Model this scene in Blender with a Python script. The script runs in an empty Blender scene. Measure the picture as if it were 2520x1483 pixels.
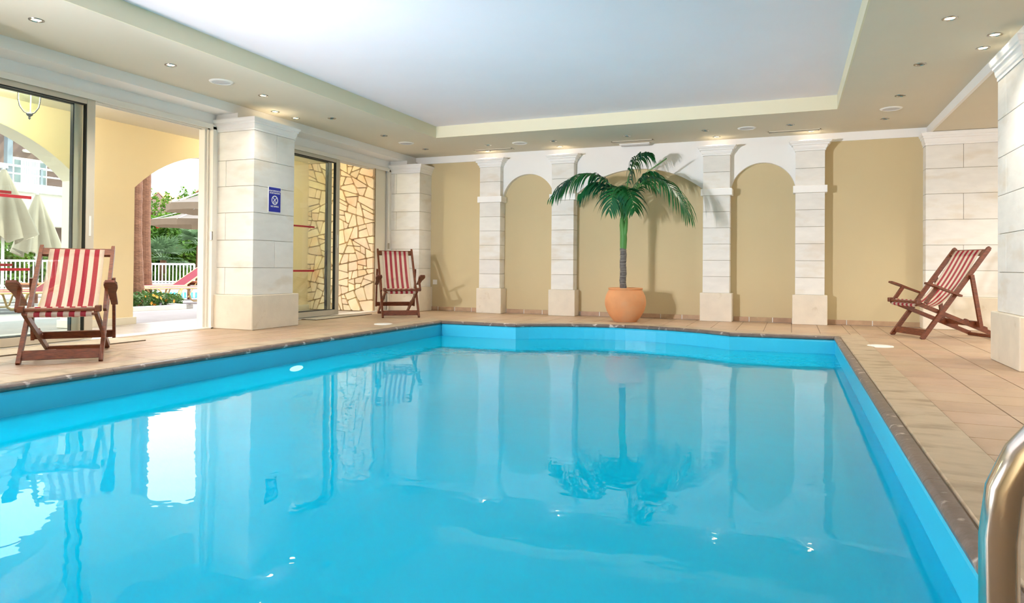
import bpy, bmesh, math, random
from mathutils import Vector, Matrix
R_ = math.radians
random.seed(7)
sc = bpy.context.scene
COL = sc.collection

# ------------------------------------------------------------------ camera
W_, H_ = 2520.0, 1483.0
FPX, YAW, PITCH, ROLL, CY = 1686.76, R_(22.1727), R_(0.59096), R_(-0.47486), 639.754
CAMZ = 0.75
_F = Vector((-math.sin(YAW) * math.cos(PITCH), math.cos(YAW) * math.cos(PITCH), math.sin(PITCH)))
_r = Vector((math.cos(YAW), math.sin(YAW), 0))
_d = _F.cross(_r)
_c, _s = math.cos(ROLL), math.sin(ROLL)
CR, CD = _r * _c + _d * _s, _r * (-_s) + _d * _c          # camera right / down
C0 = Vector((0, 0, CAMZ))
cam = bpy.data.cameras.new('camera')
cam.sensor_fit = 'HORIZONTAL'
cam.sensor_width = 36.0
cam.lens = FPX / W_ * 36.0
cam.shift_y = -(H_ / 2 - CY) / W_
cam.clip_start = 0.02
cam.clip_end = 500
camo = bpy.data.objects.new('camera', cam)
COL.objects.link(camo)
camo.matrix_world = Matrix(((CR.x, -CD.x, -_F.x, 0), (CR.y, -CD.y, -_F.y, 0), (CR.z, -CD.z, -_F.z, CAMZ), (0, 0, 0, 1)))
sc.camera = camo

def ray(x, y):
    return CR * ((x - W_ / 2) / FPX) + CD * ((y - CY) / FPX) + _F
def at(x, y, D):                       # a place seen at pixel (x, y), D metres in front
    return C0 + ray(x, y) * D
def onx(x, y, X):
    d = ray(x, y); return C0 + d * (X / d.x)
def ony(x, y, Y):
    d = ray(x, y); return C0 + d * (Y / d.y)

# ------------------------------------------------------------------ sky, sun, exposure
vs = sc.view_settings
vs.view_transform = 'Standard'
vs.look = 'None'
vs.gamma = 1.0
vs.use_curve_mapping = False
vs.exposure = 1.1
world = bpy.data.worlds.new('sky')
sc.world = world
world.use_nodes = True
_bg = world.node_tree.nodes['Background']
_bg.inputs[0].default_value = (0.91, 0.945, 1.0, 1)
_bg.inputs[1].default_value = 2.35
sun = bpy.data.lights.new('sun', 'SUN')
sun.energy = 3.4
sun.angle = R_(0.6)
sun.color = (1.0, 0.95, 0.87)
suno = bpy.data.objects.new('sun', sun)
COL.objects.link(suno)
suno.rotation_euler = Vector((0.30, 0.55, 0.78)).to_track_quat('Z', 'Y').to_euler()
# photographic flash head standing on the deck left of the pool (its hard shadows show on the end wall)
def lamp(name, kind, loc, energy, color, size=0.1, rot=None, **kw):
    l = bpy.data.lights.new(name, kind)
    l.energy = energy
    l.color = color
    if kind in ('POINT', 'SPOT'):
        l.shadow_soft_size = size
    for k, v in kw.items():
        setattr(l, k, v)
    o = bpy.data.objects.new(name, l)
    COL.objects.link(o)
    o.location = loc
    if rot is not None:
        o.rotation_euler = rot
    return o
def aim(frm, to):
    return (Vector(frm) - Vector(to)).to_track_quat('Z', 'Y').to_euler()
lamp('flash_head', 'SPOT', (-4.55, 1.35, 1.5), 410, (.93, 0.93, 1.0), 0.05, aim((-4.55, 1.35, 1.5), (-1.9, 10.4, 1.5)), spot_size=R_(70), spot_blend=0.85)
lamp('bounce_fill', 'SPOT', (-5.2, 0.2, 1.2), 630, (.94, 0.93, 1.0), 0.25, aim((-5.2, 0.2, 1.2), (-1.5, 3.6, 2.8)), spot_size=R_(130), spot_blend=1.0)  # added fill spot, softens the hall by bouncing off the ceiling

lamp('rear_fill', 'SPOT', (1.0, -1.9, 1.2), 1250, (.94, 0.93, 1.0), 0.25, aim((1.0, -1.9, 1.2), (-0.8, -3.5, 2.1)), spot_size=R_(110), spot_blend=1.0)  # added fill spot behind the viewer, bounced off the near wall

cy = sc.cycles
cy.max_bounces = 6
cy.diffuse_bounces = 4
cy.glossy_bounces = 4
cy.transmission_bounces = 6
cy.transparent_max_bounces = 24
cy.caustics_reflective = False
cy.caustics_refractive = False
cy.sample_clamp_indirect = 8.0
cy.use_adaptive_sampling = True
cy.adaptive_threshold = 0.08
cy.use_light_tree = False

# ------------------------------------------------------------------ materials
def lin(c):
    return tuple(((v / 255) / 12.92 if v / 255 <= 0.04045 else ((v / 255 + 0.055) / 1.055) ** 2.4) for v in c)
MATS = {}
def pmat(name, rgb, rough=0.6, var=0.05, scale=6.0, bump=0.0, bscale=40.0, rnd=0.0, metal=0.0, spec=0.4, stretch=(1, 1, 1), second=None, sec_scale=1.5, sec_lo=0.5, sec_hi=0.75, coords='Position', detail=4.0, transl=None, transp=0.0):
    """one procedural material: base colour with noise variation, an optional second colour in blotches, per-object variation, fine relief"""
    m = bpy.data.materials.new(name)
    m.use_nodes = True
    nt = m.node_tree
    N, L = nt.nodes, nt.links
    b = N['Principled BSDF']
    base = lin(rgb)
    if coords == 'Position':
        g = N.new('ShaderNodeNewGeometry'); src = g.outputs['Position']
    else:
        g = N.new('ShaderNodeTexCoord'); src = g.outputs['Object']
    mp = N.new('ShaderNodeMapping')
    mp.inputs['Scale'].default_value = stretch
    L.new(src, mp.inputs['Vector'])
    no = N.new('ShaderNodeTexNoise')
    no.inputs['Scale'].default_value = scale
    no.inputs['Detail'].default_value = detail
    L.new(mp.outputs[0], no.inputs['Vector'])
    cr = N.new('ShaderNodeValToRGB')
    cr.color_ramp.elements[0].position = 0.3
    cr.color_ramp.elements[1].position = 0.7
    cr.color_ramp.elements[0].color = (*[max(0, c * (1 - var)) for c in base], 1)
    cr.color_ramp.elements[1].color = (*[min(1, c * (1 + var)) for c in base], 1)
    L.new(no.outputs['Fac'], cr.inputs[0])
    col = cr.outputs[0]
    if second is not None:
        n2 = N.new('ShaderNodeTexNoise')
        n2.inputs['Scale'].default_value = sec_scale
        n2.inputs['Detail'].default_value = 5
        L.new(mp.outputs[0], n2.inputs['Vector'])
        mr = N.new('ShaderNodeMapRange')
        mr.inputs['From Min'].default_value = sec_lo
        mr.inputs['From Max'].default_value = sec_hi
        L.new(n2.outputs['Fac'], mr.inputs['Value'])
        mx = N.new('ShaderNodeMix'); mx.data_type = 'RGBA'
        L.new(mr.outputs[0], mx.inputs['Factor'])
        L.new(col, mx.inputs['A'])
        mx.inputs['B'].default_value = (*lin(second), 1)
        col = mx.outputs['Result']
    if rnd > 0:
        oi = N.new('ShaderNodeObjectInfo')
        hs = N.new('ShaderNodeHueSaturation')
        mr = N.new('ShaderNodeMapRange')
        mr.inputs['To Min'].default_value = 1 - rnd
        mr.inputs['To Max'].default_value = 1 + rnd * 0.6
        L.new(oi.outputs['Random'], mr.inputs['Value'])
        L.new(mr.outputs[0], hs.inputs['Value'])
        ma = N.new('ShaderNodeMath'); ma.operation = 'MULTIPLY_ADD'
        ma.inputs[1].default_value = 0.03 * min(1, rnd * 6); ma.inputs[2].default_value = 0.5 - 0.015 * min(1, rnd * 6)
        fr = N.new('ShaderNodeMath'); fr.operation = 'FRACT'
        m7 = N.new('ShaderNodeMath'); m7.operation = 'MULTIPLY'; m7.inputs[1].default_value = 7.13
        L.new(oi.outputs['Random'], m7.inputs[0]); L.new(m7.outputs[0], fr.inputs[0]); L.new(fr.outputs[0], ma.inputs[0])
        L.new(ma.outputs[0], hs.inputs['Hue'])
        L.new(col, hs.inputs['Color'])
        col = hs.outputs[0]
    L.new(col, b.inputs['Base Color'])
    b.inputs['Roughness'].default_value = rough
    b.inputs['Metallic'].default_value = metal
    b.inputs['Specular IOR Level'].default_value = spec
    if bump > 0:
        nb = N.new('ShaderNodeTexNoise')
        nb.inputs['Scale'].default_value = bscale
        nb.inputs['Detail'].default_value = 5
        L.new(mp.outputs[0], nb.inputs['Vector'])
        bu = N.new('ShaderNodeBump')
        bu.inputs['Strength'].default_value = bump
        bu.inputs['Distance'].default_value = 0.01
        L.new(nb.outputs['Fac'], bu.inputs['Height'])
        L.new(bu.outputs[0], b.inputs['Normal'])
    out = N['Material Output']
    sh = b.outputs[0]
    if transl is not None:
        tr = N.new('ShaderNodeBsdfTranslucent')
        L.new(col, tr.inputs['Color'])
        ms = N.new('ShaderNodeMixShader'); ms.inputs[0].default_value = transl
        L.new(sh, ms.inputs[1]); L.new(tr.outputs[0], ms.inputs[2]); sh = ms.outputs[0]
    if transp > 0:
        tp = N.new('ShaderNodeBsdfTransparent')
        ms = N.new('ShaderNodeMixShader'); ms.inputs[0].default_value = transp
        L.new(sh, ms.inputs[1]); L.new(tp.outputs[0], ms.inputs[2]); sh = ms.outputs[0]
    L.new(sh, out.inputs['Surface'])
    MATS[name] = m
    return m

def clear(name, tint, ior, rough=0.0, bump=None, gloss=(1, 1, 1), gain=1.15, murk=None):
    """clear sheet: straight-through transparency with a Fresnel reflection on its outer side"""
    m = bpy.data.materials.new(name)
    m.use_nodes = True
    nt = m.node_tree; N, L = nt.nodes, nt.links
    N.remove(N['Principled BSDF'])
    fr = N.new('ShaderNodeFresnel'); fr.inputs['IOR'].default_value = ior
    ge = N.new('ShaderNodeNewGeometry')
    iv = N.new('ShaderNodeMath'); iv.operation = 'SUBTRACT'; iv.inputs[0].default_value = 1.0
    L.new(ge.outputs['Backfacing'], iv.inputs[1])
    mu = N.new('ShaderNodeMath'); mu.operation = 'MULTIPLY'
    L.new(fr.outputs[0], mu.inputs[0]); L.new(iv.outputs[0], mu.inputs[1])
    pw = N.new('ShaderNodeMath'); pw.operation = 'POWER'; pw.inputs[1].default_value = 1.15 if murk else 1.0
    L.new(mu.outputs[0], pw.inputs[0])
    mg = N.new('ShaderNodeMath'); mg.operation = 'MULTIPLY'; mg.inputs[1].default_value = gain; mg.use_clamp = True
    L.new(pw.outputs[0], mg.inputs[0])
    tp = N.new('ShaderNodeBsdfTransparent'); tp.inputs[0].default_value = (*tint, 1)
    gl = N.new('ShaderNodeBsdfGlossy'); gl.inputs['Roughness'].default_value = rough; gl.inputs['Color'].default_value = (*gloss, 1)
    if bump:
        last = None
        for (scale, dist, stretch) in bump:
            mp = N.new('ShaderNodeMapping'); mp.inputs['Scale'].default_value = stretch
            L.new(ge.outputs['Position'], mp.inputs['Vector'])
            no = N.new('ShaderNodeTexNoise'); no.inputs['Scale'].default_value = scale; no.inputs['Detail'].default_value = 2
            L.new(mp.outputs[0], no.inputs['Vector'])
            bu = N.new('ShaderNodeBump'); bu.inputs['Strength'].default_value = 1.0; bu.inputs['Distance'].default_value = dist
            L.new(no.outputs['Fac'], bu.inputs['Height'])
            if last is not None:
                L.new(last.outputs[0], bu.inputs['Normal'])
            last = bu
        L.new(last.outputs[0], gl.inputs['Normal'])
        L.new(last.outputs[0], fr.inputs['Normal'])
    body = tp.outputs[0]
    if murk:                                  # light scattered back out of the water body
        df = N.new('ShaderNodeBsdfDiffuse'); df.inputs[0].default_value = (*murk[0], 1)
        mb = N.new('ShaderNodeMixShader'); mb.inputs[0].default_value = murk[1]
        L.new(body, mb.inputs[1]); L.new(df.outputs[0], mb.inputs[2]); body = mb.outputs[0]
    mx = N.new('ShaderNodeMixShader')
    L.new(mg.outputs[0], mx.inputs[0]); L.new(body, mx.inputs[1]); L.new(gl.outputs[0], mx.inputs[2])
    L.new(mx.outputs[0], N['Material Output'].inputs['Surface'])
    MATS[name] = m
    return m

def emat(name, rgb, strength):
    m = bpy.data.materials.new(name)
    m.use_nodes = True
    nt = m.node_tree
    b = nt.nodes['Principled BSDF']
    b.inputs['Base Color'].default_value = (*lin(rgb), 1)
    b.inputs['Emission Color'].default_value = (*lin(rgb), 1)
    b.inputs['Emission Strength'].default_value = strength
    m.cycles.emission_sampling = 'NONE'
    MATS[name] = m
    return m

pmat('wall_beige', (206, 189, 149), 0.85, 0.015, 2)
pmat('white_plaster', (245, 243, 239), 0.8, 0.012, 3)
pmat('soffit_paint', (220, 212, 192), 0.85, 0.012, 2)
pmat('tray_white', (246, 239, 243), 0.85, 0.01, 2)
pmat('tray_side', (226, 219, 190), 0.85, 0.012, 2)
pmat('limestone', (236, 232, 224), 0.7, 0.04, 5, 0.10, 60, rnd=0.045, second=(222, 210, 190), sec_scale=2.2, sec_lo=0.55, sec_hi=0.8, stretch=(1, 1, 2.5))
pmat('plinth_stone', (229, 218, 198), 0.65, 0.05, 6, 0.10, 60, rnd=0.03, second=(206, 190, 160), sec_scale=5, sec_lo=0.62, sec_hi=0.74)
pmat('mortar', (150, 138, 118), 0.9, 0.05, 20)
pmat('tile', (184, 156, 128), 0.42, 0.06, 7, 0.08, 60, rnd=0.07, second=(198, 172, 146), sec_scale=3, sec_lo=0.45, sec_hi=0.8, spec=0.25)
pmat('tile_pale', (188, 180, 175), 0.3, 0.04, 7, rnd=0.03)
pmat('grout_pale', (188, 178, 170), 0.9, 0.05, 20)
pmat('grout', (148, 130, 110), 0.9, 0.05, 20)
pmat('skirting_tile', (184, 152, 120), 0.5, 0.1, 14, 0.1, 60, rnd=0.08)
pmat('coping_slab', (186, 166, 138), 0.5, 0.06, 9, 0.15, 120, rnd=0.03, second=(150, 128, 100), sec_scale=3.5, sec_lo=0.5, sec_hi=0.7, stretch=(1, 2.0, 1))
pmat('coping_edge', (112, 97, 88), 0.35, 0.18, 14, 0.25, 40, rnd=0.05, second=(196, 182, 172), sec_scale=11, sec_lo=0.60, sec_hi=0.68)
pmat('pool_blue', (48, 184, 217), 0.35, 0.02, 3, spec=0.4)
pmat('aluminium', (206, 197, 178), 0.45, 0.015, 4, metal=0.0, spec=0.5)
pmat('aluminium_white', (238, 233, 222), 0.45, 0.015, 4)
pmat('gasket', (38, 38, 34), 0.6, 0.1, 10)
pmat('teak', (112, 58, 32), 0.42, 0.35, 7, 0.15, 60, coords='Object', stretch=(3, 3, 14), spec=0.45, second=(78, 36, 20), sec_scale=5, sec_lo=0.5, sec_hi=0.8)
pmat('teak_pale', (190, 118, 84), 0.5, 0.15, 7, 0.1, 60, coords='Object', stretch=(3, 3, 14))
pmat('canvas_red', (186, 56, 72), 0.8, 0.06, 60, 0.2, 300, transl=0.35, transp=0.26)
pmat('canvas_cream', (244, 228, 208), 0.8, 0.04, 60, 0.2, 300, transl=0.35, transp=0.4)
pmat('chrome', (208, 200, 188), 0.16, 0.03, 5, metal=1.0)
pmat('steel_dark', (70, 66, 60), 0.3, 0.05, 5, metal=1.0)
pmat('steel_ring', (176, 172, 164), 0.25, 0.03, 5, metal=1.0)
pmat('terracotta', (214, 148, 98), 0.75, 0.08, 5, 0.12, 60, second=(200, 156, 116), sec_scale=3, sec_lo=0.5, sec_hi=0.75, coords='Object')
pmat('soil', (70, 52, 40), 0.95, 0.3, 30, 0.5, 40)
pmat('palm_leaf', (28, 112, 52), 0.42, 0.35, 5, transl=0.18, spec=0.5, second=(14, 72, 62), sec_scale=2.5, sec_lo=0.45, sec_hi=0.65)
pmat('palm_shaft', (78, 132, 60), 0.5, 0.15, 6, second=(150, 170, 120), sec_scale=4, stretch=(1, 1, .5))
pmat('palm_trunk', (112, 104, 98), 0.85, 0.3, 16, 0.6, 40, stretch=(1, 1, 3), second=(70, 62, 58), sec_scale=9)
pmat('palm_ring', (150, 142, 132), 0.85, 0.1, 20)
pmat('sign_blue', (36, 48, 158), 0.4, 0.02, 5)
pmat('sign_white', (245, 243, 240), 0.5, 0.01, 5)
pmat('decal_red', (190, 52, 62), 0.5, 0.05, 5)
pmat('plastic_white', (240, 238, 232), 0.45, 0.01, 5)
pmat('speaker_grey', (214, 214, 214), 0.7, 0.02, 200, 0.3, 400)
pmat('vent_dark', (120, 110, 96), 0.6, 0.05, 10)
pmat('mat_beige', (206, 190, 168), 0.9, 0.06, 60, 0.4, 200)
pmat('mat_edge', (96, 80, 62), 0.6, 0.06, 60)
pmat('arcade_yellow', (246, 226, 184), 0.85, 0.02, 2)
pmat('arcade_reveal', (240, 232, 212), 0.85, 0.02, 2)
pmat('masonry', (246, 222, 184), 0.8, 0.10, 7, 0.4, 30, rnd=0.12, second=(232, 188, 136), sec_scale=3.5, sec_lo=0.5, sec_hi=0.8)
pmat('masonry_joint', (168, 142, 108), 0.95, 0.2, 30, 0.5, 60)
pmat('terrace', (142, 135, 133), 0.8, 0.06, 3, 0.1, 60, second=(128, 120, 116), sec_scale=1.2)
pmat('kerb_grey', (196, 194, 190), 0.8, 0.05, 10)
pmat('outdoor_water', (70, 180, 205), 0.1, 0.05, 4)
pmat('trunk_brown', (98, 66, 45), 0.9, 0.25, 12, 0.8, 20, stretch=(1, 1, 4), coords='Position')
pmat('leaf_green', (70, 112, 30), 0.5, 0.4, 3, transl=0.35, second=(112, 146, 40), sec_scale=1.5, sec_lo=0.45, sec_hi=0.7)
pmat('leaf_fan', (92, 120, 84), 0.5, 0.3, 4, transl=0.3)
pmat('leaf_low', (60, 92, 36), 0.6, 0.3, 9, transl=0.3)
pmat('flower_red', (226, 62, 50), 0.6, 0.1, 9, transl=0.3)
pmat('flower_orange', (240, 150, 40), 0.6, 0.1, 9, transl=0.3)
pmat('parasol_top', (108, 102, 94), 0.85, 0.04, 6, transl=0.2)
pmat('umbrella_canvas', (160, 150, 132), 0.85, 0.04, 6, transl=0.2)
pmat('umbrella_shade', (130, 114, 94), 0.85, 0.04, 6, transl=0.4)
pmat('rail_white', (238, 238, 236), 0.5, 0.02, 5)
pmat('lounger_frame', (214, 184, 122), 0.5, 0.06, 5, spec=0.5)
pmat('lounger_sling', (134, 26, 48), 0.7, 0.06, 50, transl=0.25)
pmat('house_pink', (128, 104, 96), 0.9, 0.04, 1)
pmat('house_white', (244, 240, 232), 0.9, 0.02, 1)
pmat('roof_tile', (206, 138, 110), 0.9, 0.1, 3)
pmat('pergola', (132, 140, 150), 0.7, 0.05, 4)
pmat('curtain', (206, 214, 212), 0.8, 0.04, 6)
pmat('pane_dark', (120, 136, 138), 0.15, 0.05, 4)
pmat('lantern_metal', (108, 108, 110), 0.5, 0.05, 8, metal=0.6)
pmat('hose', (60, 58, 58), 0.5, 0.05, 8)
clear('glass', (0.93, 0.965, 0.94), 1.45, gain=1.4)
clear('lantern_glass', (0.88, 0.93, 0.88), 1.45)
clear('water', (0.6, 0.98, 1.0), 1.333, 0.0, bump=[(1.1, 0.0035, (1, 1, 1)), (5.0, 0.0010, (1, 1.4, 1))], gain=1.0, murk=((0.0, 0.60, 0.88), 0.68))
emat('bulb_warm', (255, 226, 160), 9.0)
emat('pool_lens', (255, 240, 224), 2.2)
# a little translucency-free dark for unlit lamp bowls
pmat('bulb_off', (40, 36, 32), 0.3, 0.05, 5)

# ------------------------------------------------------------------ mesh building
class MB:
    def __init__(s):
        s.v = []; s.f = []; s.m = []
    def quad(s, a, b, c, d, mi=0):
        i = len(s.v); s.v += [tuple(a), tuple(b), tuple(c), tuple(d)]; s.f.append((i, i + 1, i + 2, i + 3)); s.m.append(mi)
        return s
    def poly(s, pts, mi=0):
        i = len(s.v); s.v += [tuple(p) for p in pts]; s.f.append(tuple(range(i, i + len(pts)))); s.m.append(mi)
        return s
    def hexa(s, p, mi=0):              # 8 corners: bottom 0-3, top 4-7
        i = len(s.v); s.v += [tuple(q) for q in p]
        for f in ((0, 3, 2, 1), (4, 5, 6, 7), (0, 1, 5, 4), (1, 2, 6, 5), (2, 3, 7, 6), (3, 0, 4, 7)):
            s.f.append(tuple(i + k for k in f)); s.m.append(mi)
        return s
    def box(s, x0, x1, y0, y1, z0, z1, mi=0):
        return s.hexa([(x0, y0, z0), (x1, y0, z0), (x1, y1, z0), (x0, y1, z0), (x0, y0, z1), (x1, y0, z1), (x1, y1, z1), (x0, y1, z1)], mi)
    def cbox(s, x0, x1, y0, y1, z0, z1, c=0.004, mi=0):
        """box with all edges chamfered"""
        b = bmesh.new()
        i0 = len(s.v)
        P = {}
        for ix, X in ((0, (x0, x1)), (1, (x0, x1))):
            pass
        idx = {}
        for sx in (0, 1):
            for sy in (0, 1):
                for sz in (0, 1):
                    x = (x0, x1)[sx]; y = (y0, y1)[sy]; z = (z0, z1)[sz]
                    dx = c if sx == 0 else -c; dy = c if sy == 0 else -c; dz = c if sz == 0 else -c
                    idx[sx, sy, sz, 0] = len(s.v); s.v.append((x, y + dy, z + dz))
                    idx[sx, sy, sz, 1] = len(s.v); s.v.append((x + dx, y, z + dz))
                    idx[sx, sy, sz, 2] = len(s.v); s.v.append((x + dx, y + dy, z))
        def F(*k):
            s.f.append(tuple(k)); s.m.append(mi)
        for a in (0, 1):
            F(*[idx[a, q, r, 0] for q, r in ((0, 0), (1, 0), (1, 1), (0, 1))])
            F(*[idx[q, a, r, 1] for q, r in ((0, 0), (1, 0), (1, 1), (0, 1))])
            F(*[idx[q, r, a, 2] for q, r in ((0, 0), (1, 0), (1, 1), (0, 1))])
            for e in (0, 1):
                F(idx[a, e, 0, 0], idx[a, e, 1, 0], idx[a, e, 1, 1], idx[a, e, 0, 1])
                F(idx[a, 0, e, 0], idx[a, 1, e, 0], idx[a, 1, e, 2], idx[a, 0, e, 2])
                F(idx[0, a, e, 1], idx[1, a, e, 1], idx[1, a, e, 2], idx[0, a, e, 2])
        for k in [(a, e, g) for a in (0, 1) for e in (0, 1) for g in (0, 1)]:
            F(idx[(*k, 0)], idx[(*k, 1)], idx[(*k, 2)])
        b.free()
        return s
    def beam(s, p, q, w, t, side=(1, 0, 0), mi=0, taper=1.0):
        """rectangular bar from p to q; t is its size along `side`, w its size across"""
        p, q = Vector(p), Vector(q); d = (q - p).normalized(); a = Vector(side).normalized()
        a = (a - d * a.dot(d)).normalized(); b = d.cross(a)
        c = []
        for o, k in ((p, 1), (q, taper)):
            for i, j in ((-1, -1), (1, -1), (1, 1), (-1, 1)):
                c.append(o + a * (i * t / 2 * k) + b * (j * w / 2 * k))
        return s.hexa(c, mi)
    def tube(s, pts, r, n=8, mi=0, cap=True):
        pts = [Vector(p) for p in pts]; k = len(pts)
        rs = r if isinstance(r, (list, tuple)) else [r] * k
        prev = None; base = len(s.v)
        for i, p in enumerate(pts):
            d = (pts[min(i + 1, k - 1)] - pts[max(i - 1, 0)]).normalized()
            if prev is None:
                a = d.orthogonal().normalized()
            else:
                a = (prev - d * prev.dot(d))
                a = a.normalized() if a.length > 1e-6 else d.orthogonal().normalized()
            prev = a; b = d.cross(a)
            for j in range(n):
                th = 2 * math.pi * j / n
                s.v.append(tuple(p + (a * math.cos(th) + b * math.sin(th)) * rs[i]))
        for i in range(k - 1):
            for j in range(n):
                j2 = (j + 1) % n
                s.f.append((base + i * n + j, base + i * n + j2, base + (i + 1) * n + j2, base + (i + 1) * n + j)); s.m.append(mi)
        if cap:
            s.f.append(tuple(base + j for j in reversed(range(n)))); s.m.append(mi)
            s.f.append(tuple(base + (k - 1) * n + j for j in range(n))); s.m.append(mi)
        return s
    def lathe(s, prof, n=24, c=(0, 0, 0), mi=0, close=False):
        base = len(s.v); k = len(prof)
        for (r, z) in prof:
            for j in range(n):
                th = 2 * math.pi * j / n
                s.v.append((c[0] + r * math.cos(th), c[1] + r * math.sin(th), c[2] + z))
        for i in range(k - 1 + (1 if close else 0)):
            i2 = (i + 1) % k
            for j in range(n):
                j2 = (j + 1) % n
                s.f.append((base + i * n + j, base + i * n + j2, base + i2 * n + j2, base + i2 * n + j)); s.m.append(mi)
        if not close:
            if prof[0][0] > 1e-5:
                s.f.append(tuple(base + j for j in reversed(range(n)))); s.m.append(mi)
            if prof[-1][0] > 1e-5:
                s.f.append(tuple(base + (k - 1) * n + j for j in range(n))); s.m.append(mi)
        return s
    def prism(s, pts, ext, mi=0):
        """closed outline extruded by the vector ext"""
        e = Vector(ext); n = len(pts); i = len(s.v)
        s.v += [tuple(p) for p in pts] + [tuple(Vector(p) + e) for p in pts]
        s.f.append(tuple(i + k for k in reversed(range(n)))); s.m.append(mi)
        s.f.append(tuple(i + n + k for k in range(n))); s.m.append(mi)
        for k in range(n):
            k2 = (k + 1) % n
            s.f.append((i + k, i + k2, i + n + k2, i + n + k)); s.m.append(mi)
        return s
    def mesh(s, name, mats, smooth=False, recalc=True):
        me = bpy.data.meshes.new(name)
        me.from_pydata(s.v, [], s.f)
        for m in (mats if isinstance(mats, (list, tuple)) else [mats]):
            me.materials.append(MATS[m])
        me.polygons.foreach_set('material_index', s.m)
        if recalc:
            b = bmesh.new(); b.from_mesh(me)
            bmesh.ops.remove_doubles(b, verts=b.verts, dist=1e-5)
            bmesh.ops.recalc_face_normals(b, faces=b.faces)
            b.to_mesh(me); b.free()
        if smooth:
            me.polygons.foreach_set('use_smooth', [True] * len(me.polygons))
            if smooth != 'all':
                try:
                    me.set_sharp_from_angle(angle=R_(40))
                except Exception:
                    pass
        me.update()
        return me
    def build(s, name, mats, parent=None, smooth=False, recalc=True):
        return link(name, s.mesh(name, mats, smooth, recalc), parent)

def link(name, me, parent=None, loc=None, rz=0.0):
    o = bpy.data.objects.new(name, me)
    COL.objects.link(o)
    if parent is not None:
        o.parent = parent
    if loc is not None:
        o.location = loc
    if rz:
        o.rotation_euler = (0, 0, rz)
    return o
def tag(o, label, cat, group=None, kind=None):
    o['label'] = label; o['category'] = cat
    if group: o['group'] = group
    if kind: o['kind'] = kind
    return o
def thing(name, label, cat, loc=(0, 0, 0), rz=0.0, group=None, kind=None):
    o = bpy.data.objects.new(name, None)
    o.empty_display_size = 0.1
    COL.objects.link(o)
    o.location = loc; o.rotation_euler = (0, 0, rz)
    return tag(o, label, cat, group, kind)
def struct(o, label, cat):
    return tag(o, label, cat, None, 'structure')

# ------------------------------------------------------------------ room shell
CEIL, TRAY = 2.63, 2.795
XL, XDOOR, XR = -6.04, -6.35, 1.65          # fascia line, door line, alcove line
YB, YN = 10.40, -3.5
ZW = -0.195                                  # water level
PX0, PX1, PY0 = -4.455, 0.45, 0.95           # pool edges
struct(MB().box(-6.38, 4.7, YB, YB + .2, -.05, 2.85).build('wall_back', 'wall_beige'), 'pale beige plastered end wall behind the stone pilasters', 'wall')
m = MB().box(4.5, 4.7, YN, YB, -.05, .35).box(4.5, 4.7, YN, YB, 2.35, 2.85)
ADDED_WIN = [(2.6, 4.6), (5.0, 7.0), (7.4, 9.4)]  # added openings in the unseen alcove wall, let in daylight as fill
for a, b in zip([YN] + [w[1] for w in ADDED_WIN], [w[0] for w in ADDED_WIN] + [YB]): m.box(4.5, 4.7, a, b, .35, 2.35)
for k, (a, b) in enumerate(ADDED_WIN):
    wd = thing('window_%d' % (k + 1), 'added white framed %s window, unseen, lighting the side alcove' % ('near', 'middle', 'far')[k], 'window', (0, 0, 0), kind='structure')
    MB().box(4.56, 4.62, a, a + .06, .35, 2.35).box(4.56, 4.62, b - .06, b, .35, 2.35).box(4.56, 4.62, a, b, .35, .41).box(4.56, 4.62, a, b, 2.29, 2.35).box(4.56, 4.62, (a + b) / 2 - .03, (a + b) / 2 + .03, .35, 2.35).build('window_frame', 'aluminium_white', wd)
    MB().box(4.585, 4.593, a + .06, b - .06, .41, 2.29).build('glass_pane', 'glass', wd)
struct(m.build('wall_right', 'wall_beige'), 'beige wall of the side alcove beyond the stone pier', 'wall')
struct(MB().box(-6.6, 4.7, YN - .2, YN, -.05, 2.85).build('wall_front', 'wall_beige'), 'beige wall closing the pool hall behind the viewer', 'wall')
m = MB()
m.box(XL, -4.82, YN, YB, CEIL, 2.86).box(.495, XR, YN, YB, CEIL, 2.86).box(-4.82, .495, 8.84, YB, CEIL, 2.86).box(-4.82, .495, YN, -2.0, CEIL, 2.86)
struct(m.build('ceiling', 'soffit_paint'), 'beige dropped ceiling border with downlights around the white recess', 'ceiling')
m = MB().box(-4.84, .515, -2.02, 8.86, TRAY, 2.86)
tr_top = struct(m.build('ceiling_recess', 'tray_white'), 'smooth white recessed ceiling panel above the pool', 'ceiling')
m = MB()
m.box(-4.83, -4.815, -2.0, 8.845, CEIL - .001, TRAY + .001).box(.490, .505, -2.0, 8.845, CEIL - .001, TRAY + .001).box(-4.816, .491, 8.835, 8.85, CEIL - .001, TRAY + .001)
m.build('recess_edge', 'tray_side', tr_top)
struct(MB().box(XR, 4.5, YN, YB, 2.535, 2.86).build('ceiling_alcove', 'soffit_paint'), 'lower beige ceiling over the side alcove', 'ceiling')
struct(MB().box(XR - .012, XR + .02, YN, YB, 2.53, CEIL).build('trim_1', 'white_plaster'), 'white fascia strip running along the alcove ceiling edge', 'trim')
struct(MB().box(XL - .3, XL, YN, YB, 2.525, 2.86).build('trim_2', 'white_plaster'), 'long white ceiling beam above the sliding glass doors', 'trim')
struct(MB().box(XL, XR, YB - .03, YB, 2.515, CEIL).build('trim_3', 'white_plaster'), 'white band along the top of the end wall', 'trim')
struct(MB().box(-6.58, XL - .29, YN, YB, 2.385, 2.86).build('wall_left', 'white_plaster'), 'white strip of wall above the sliding doors', 'wall')
struct(MB().box(-8.3, 4.7, YN - .2, YB + .2, 2.86, 3.0).build('roof', 'white_plaster'), 'flat roof slab over the pool hall and arcade', 'roof')

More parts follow.
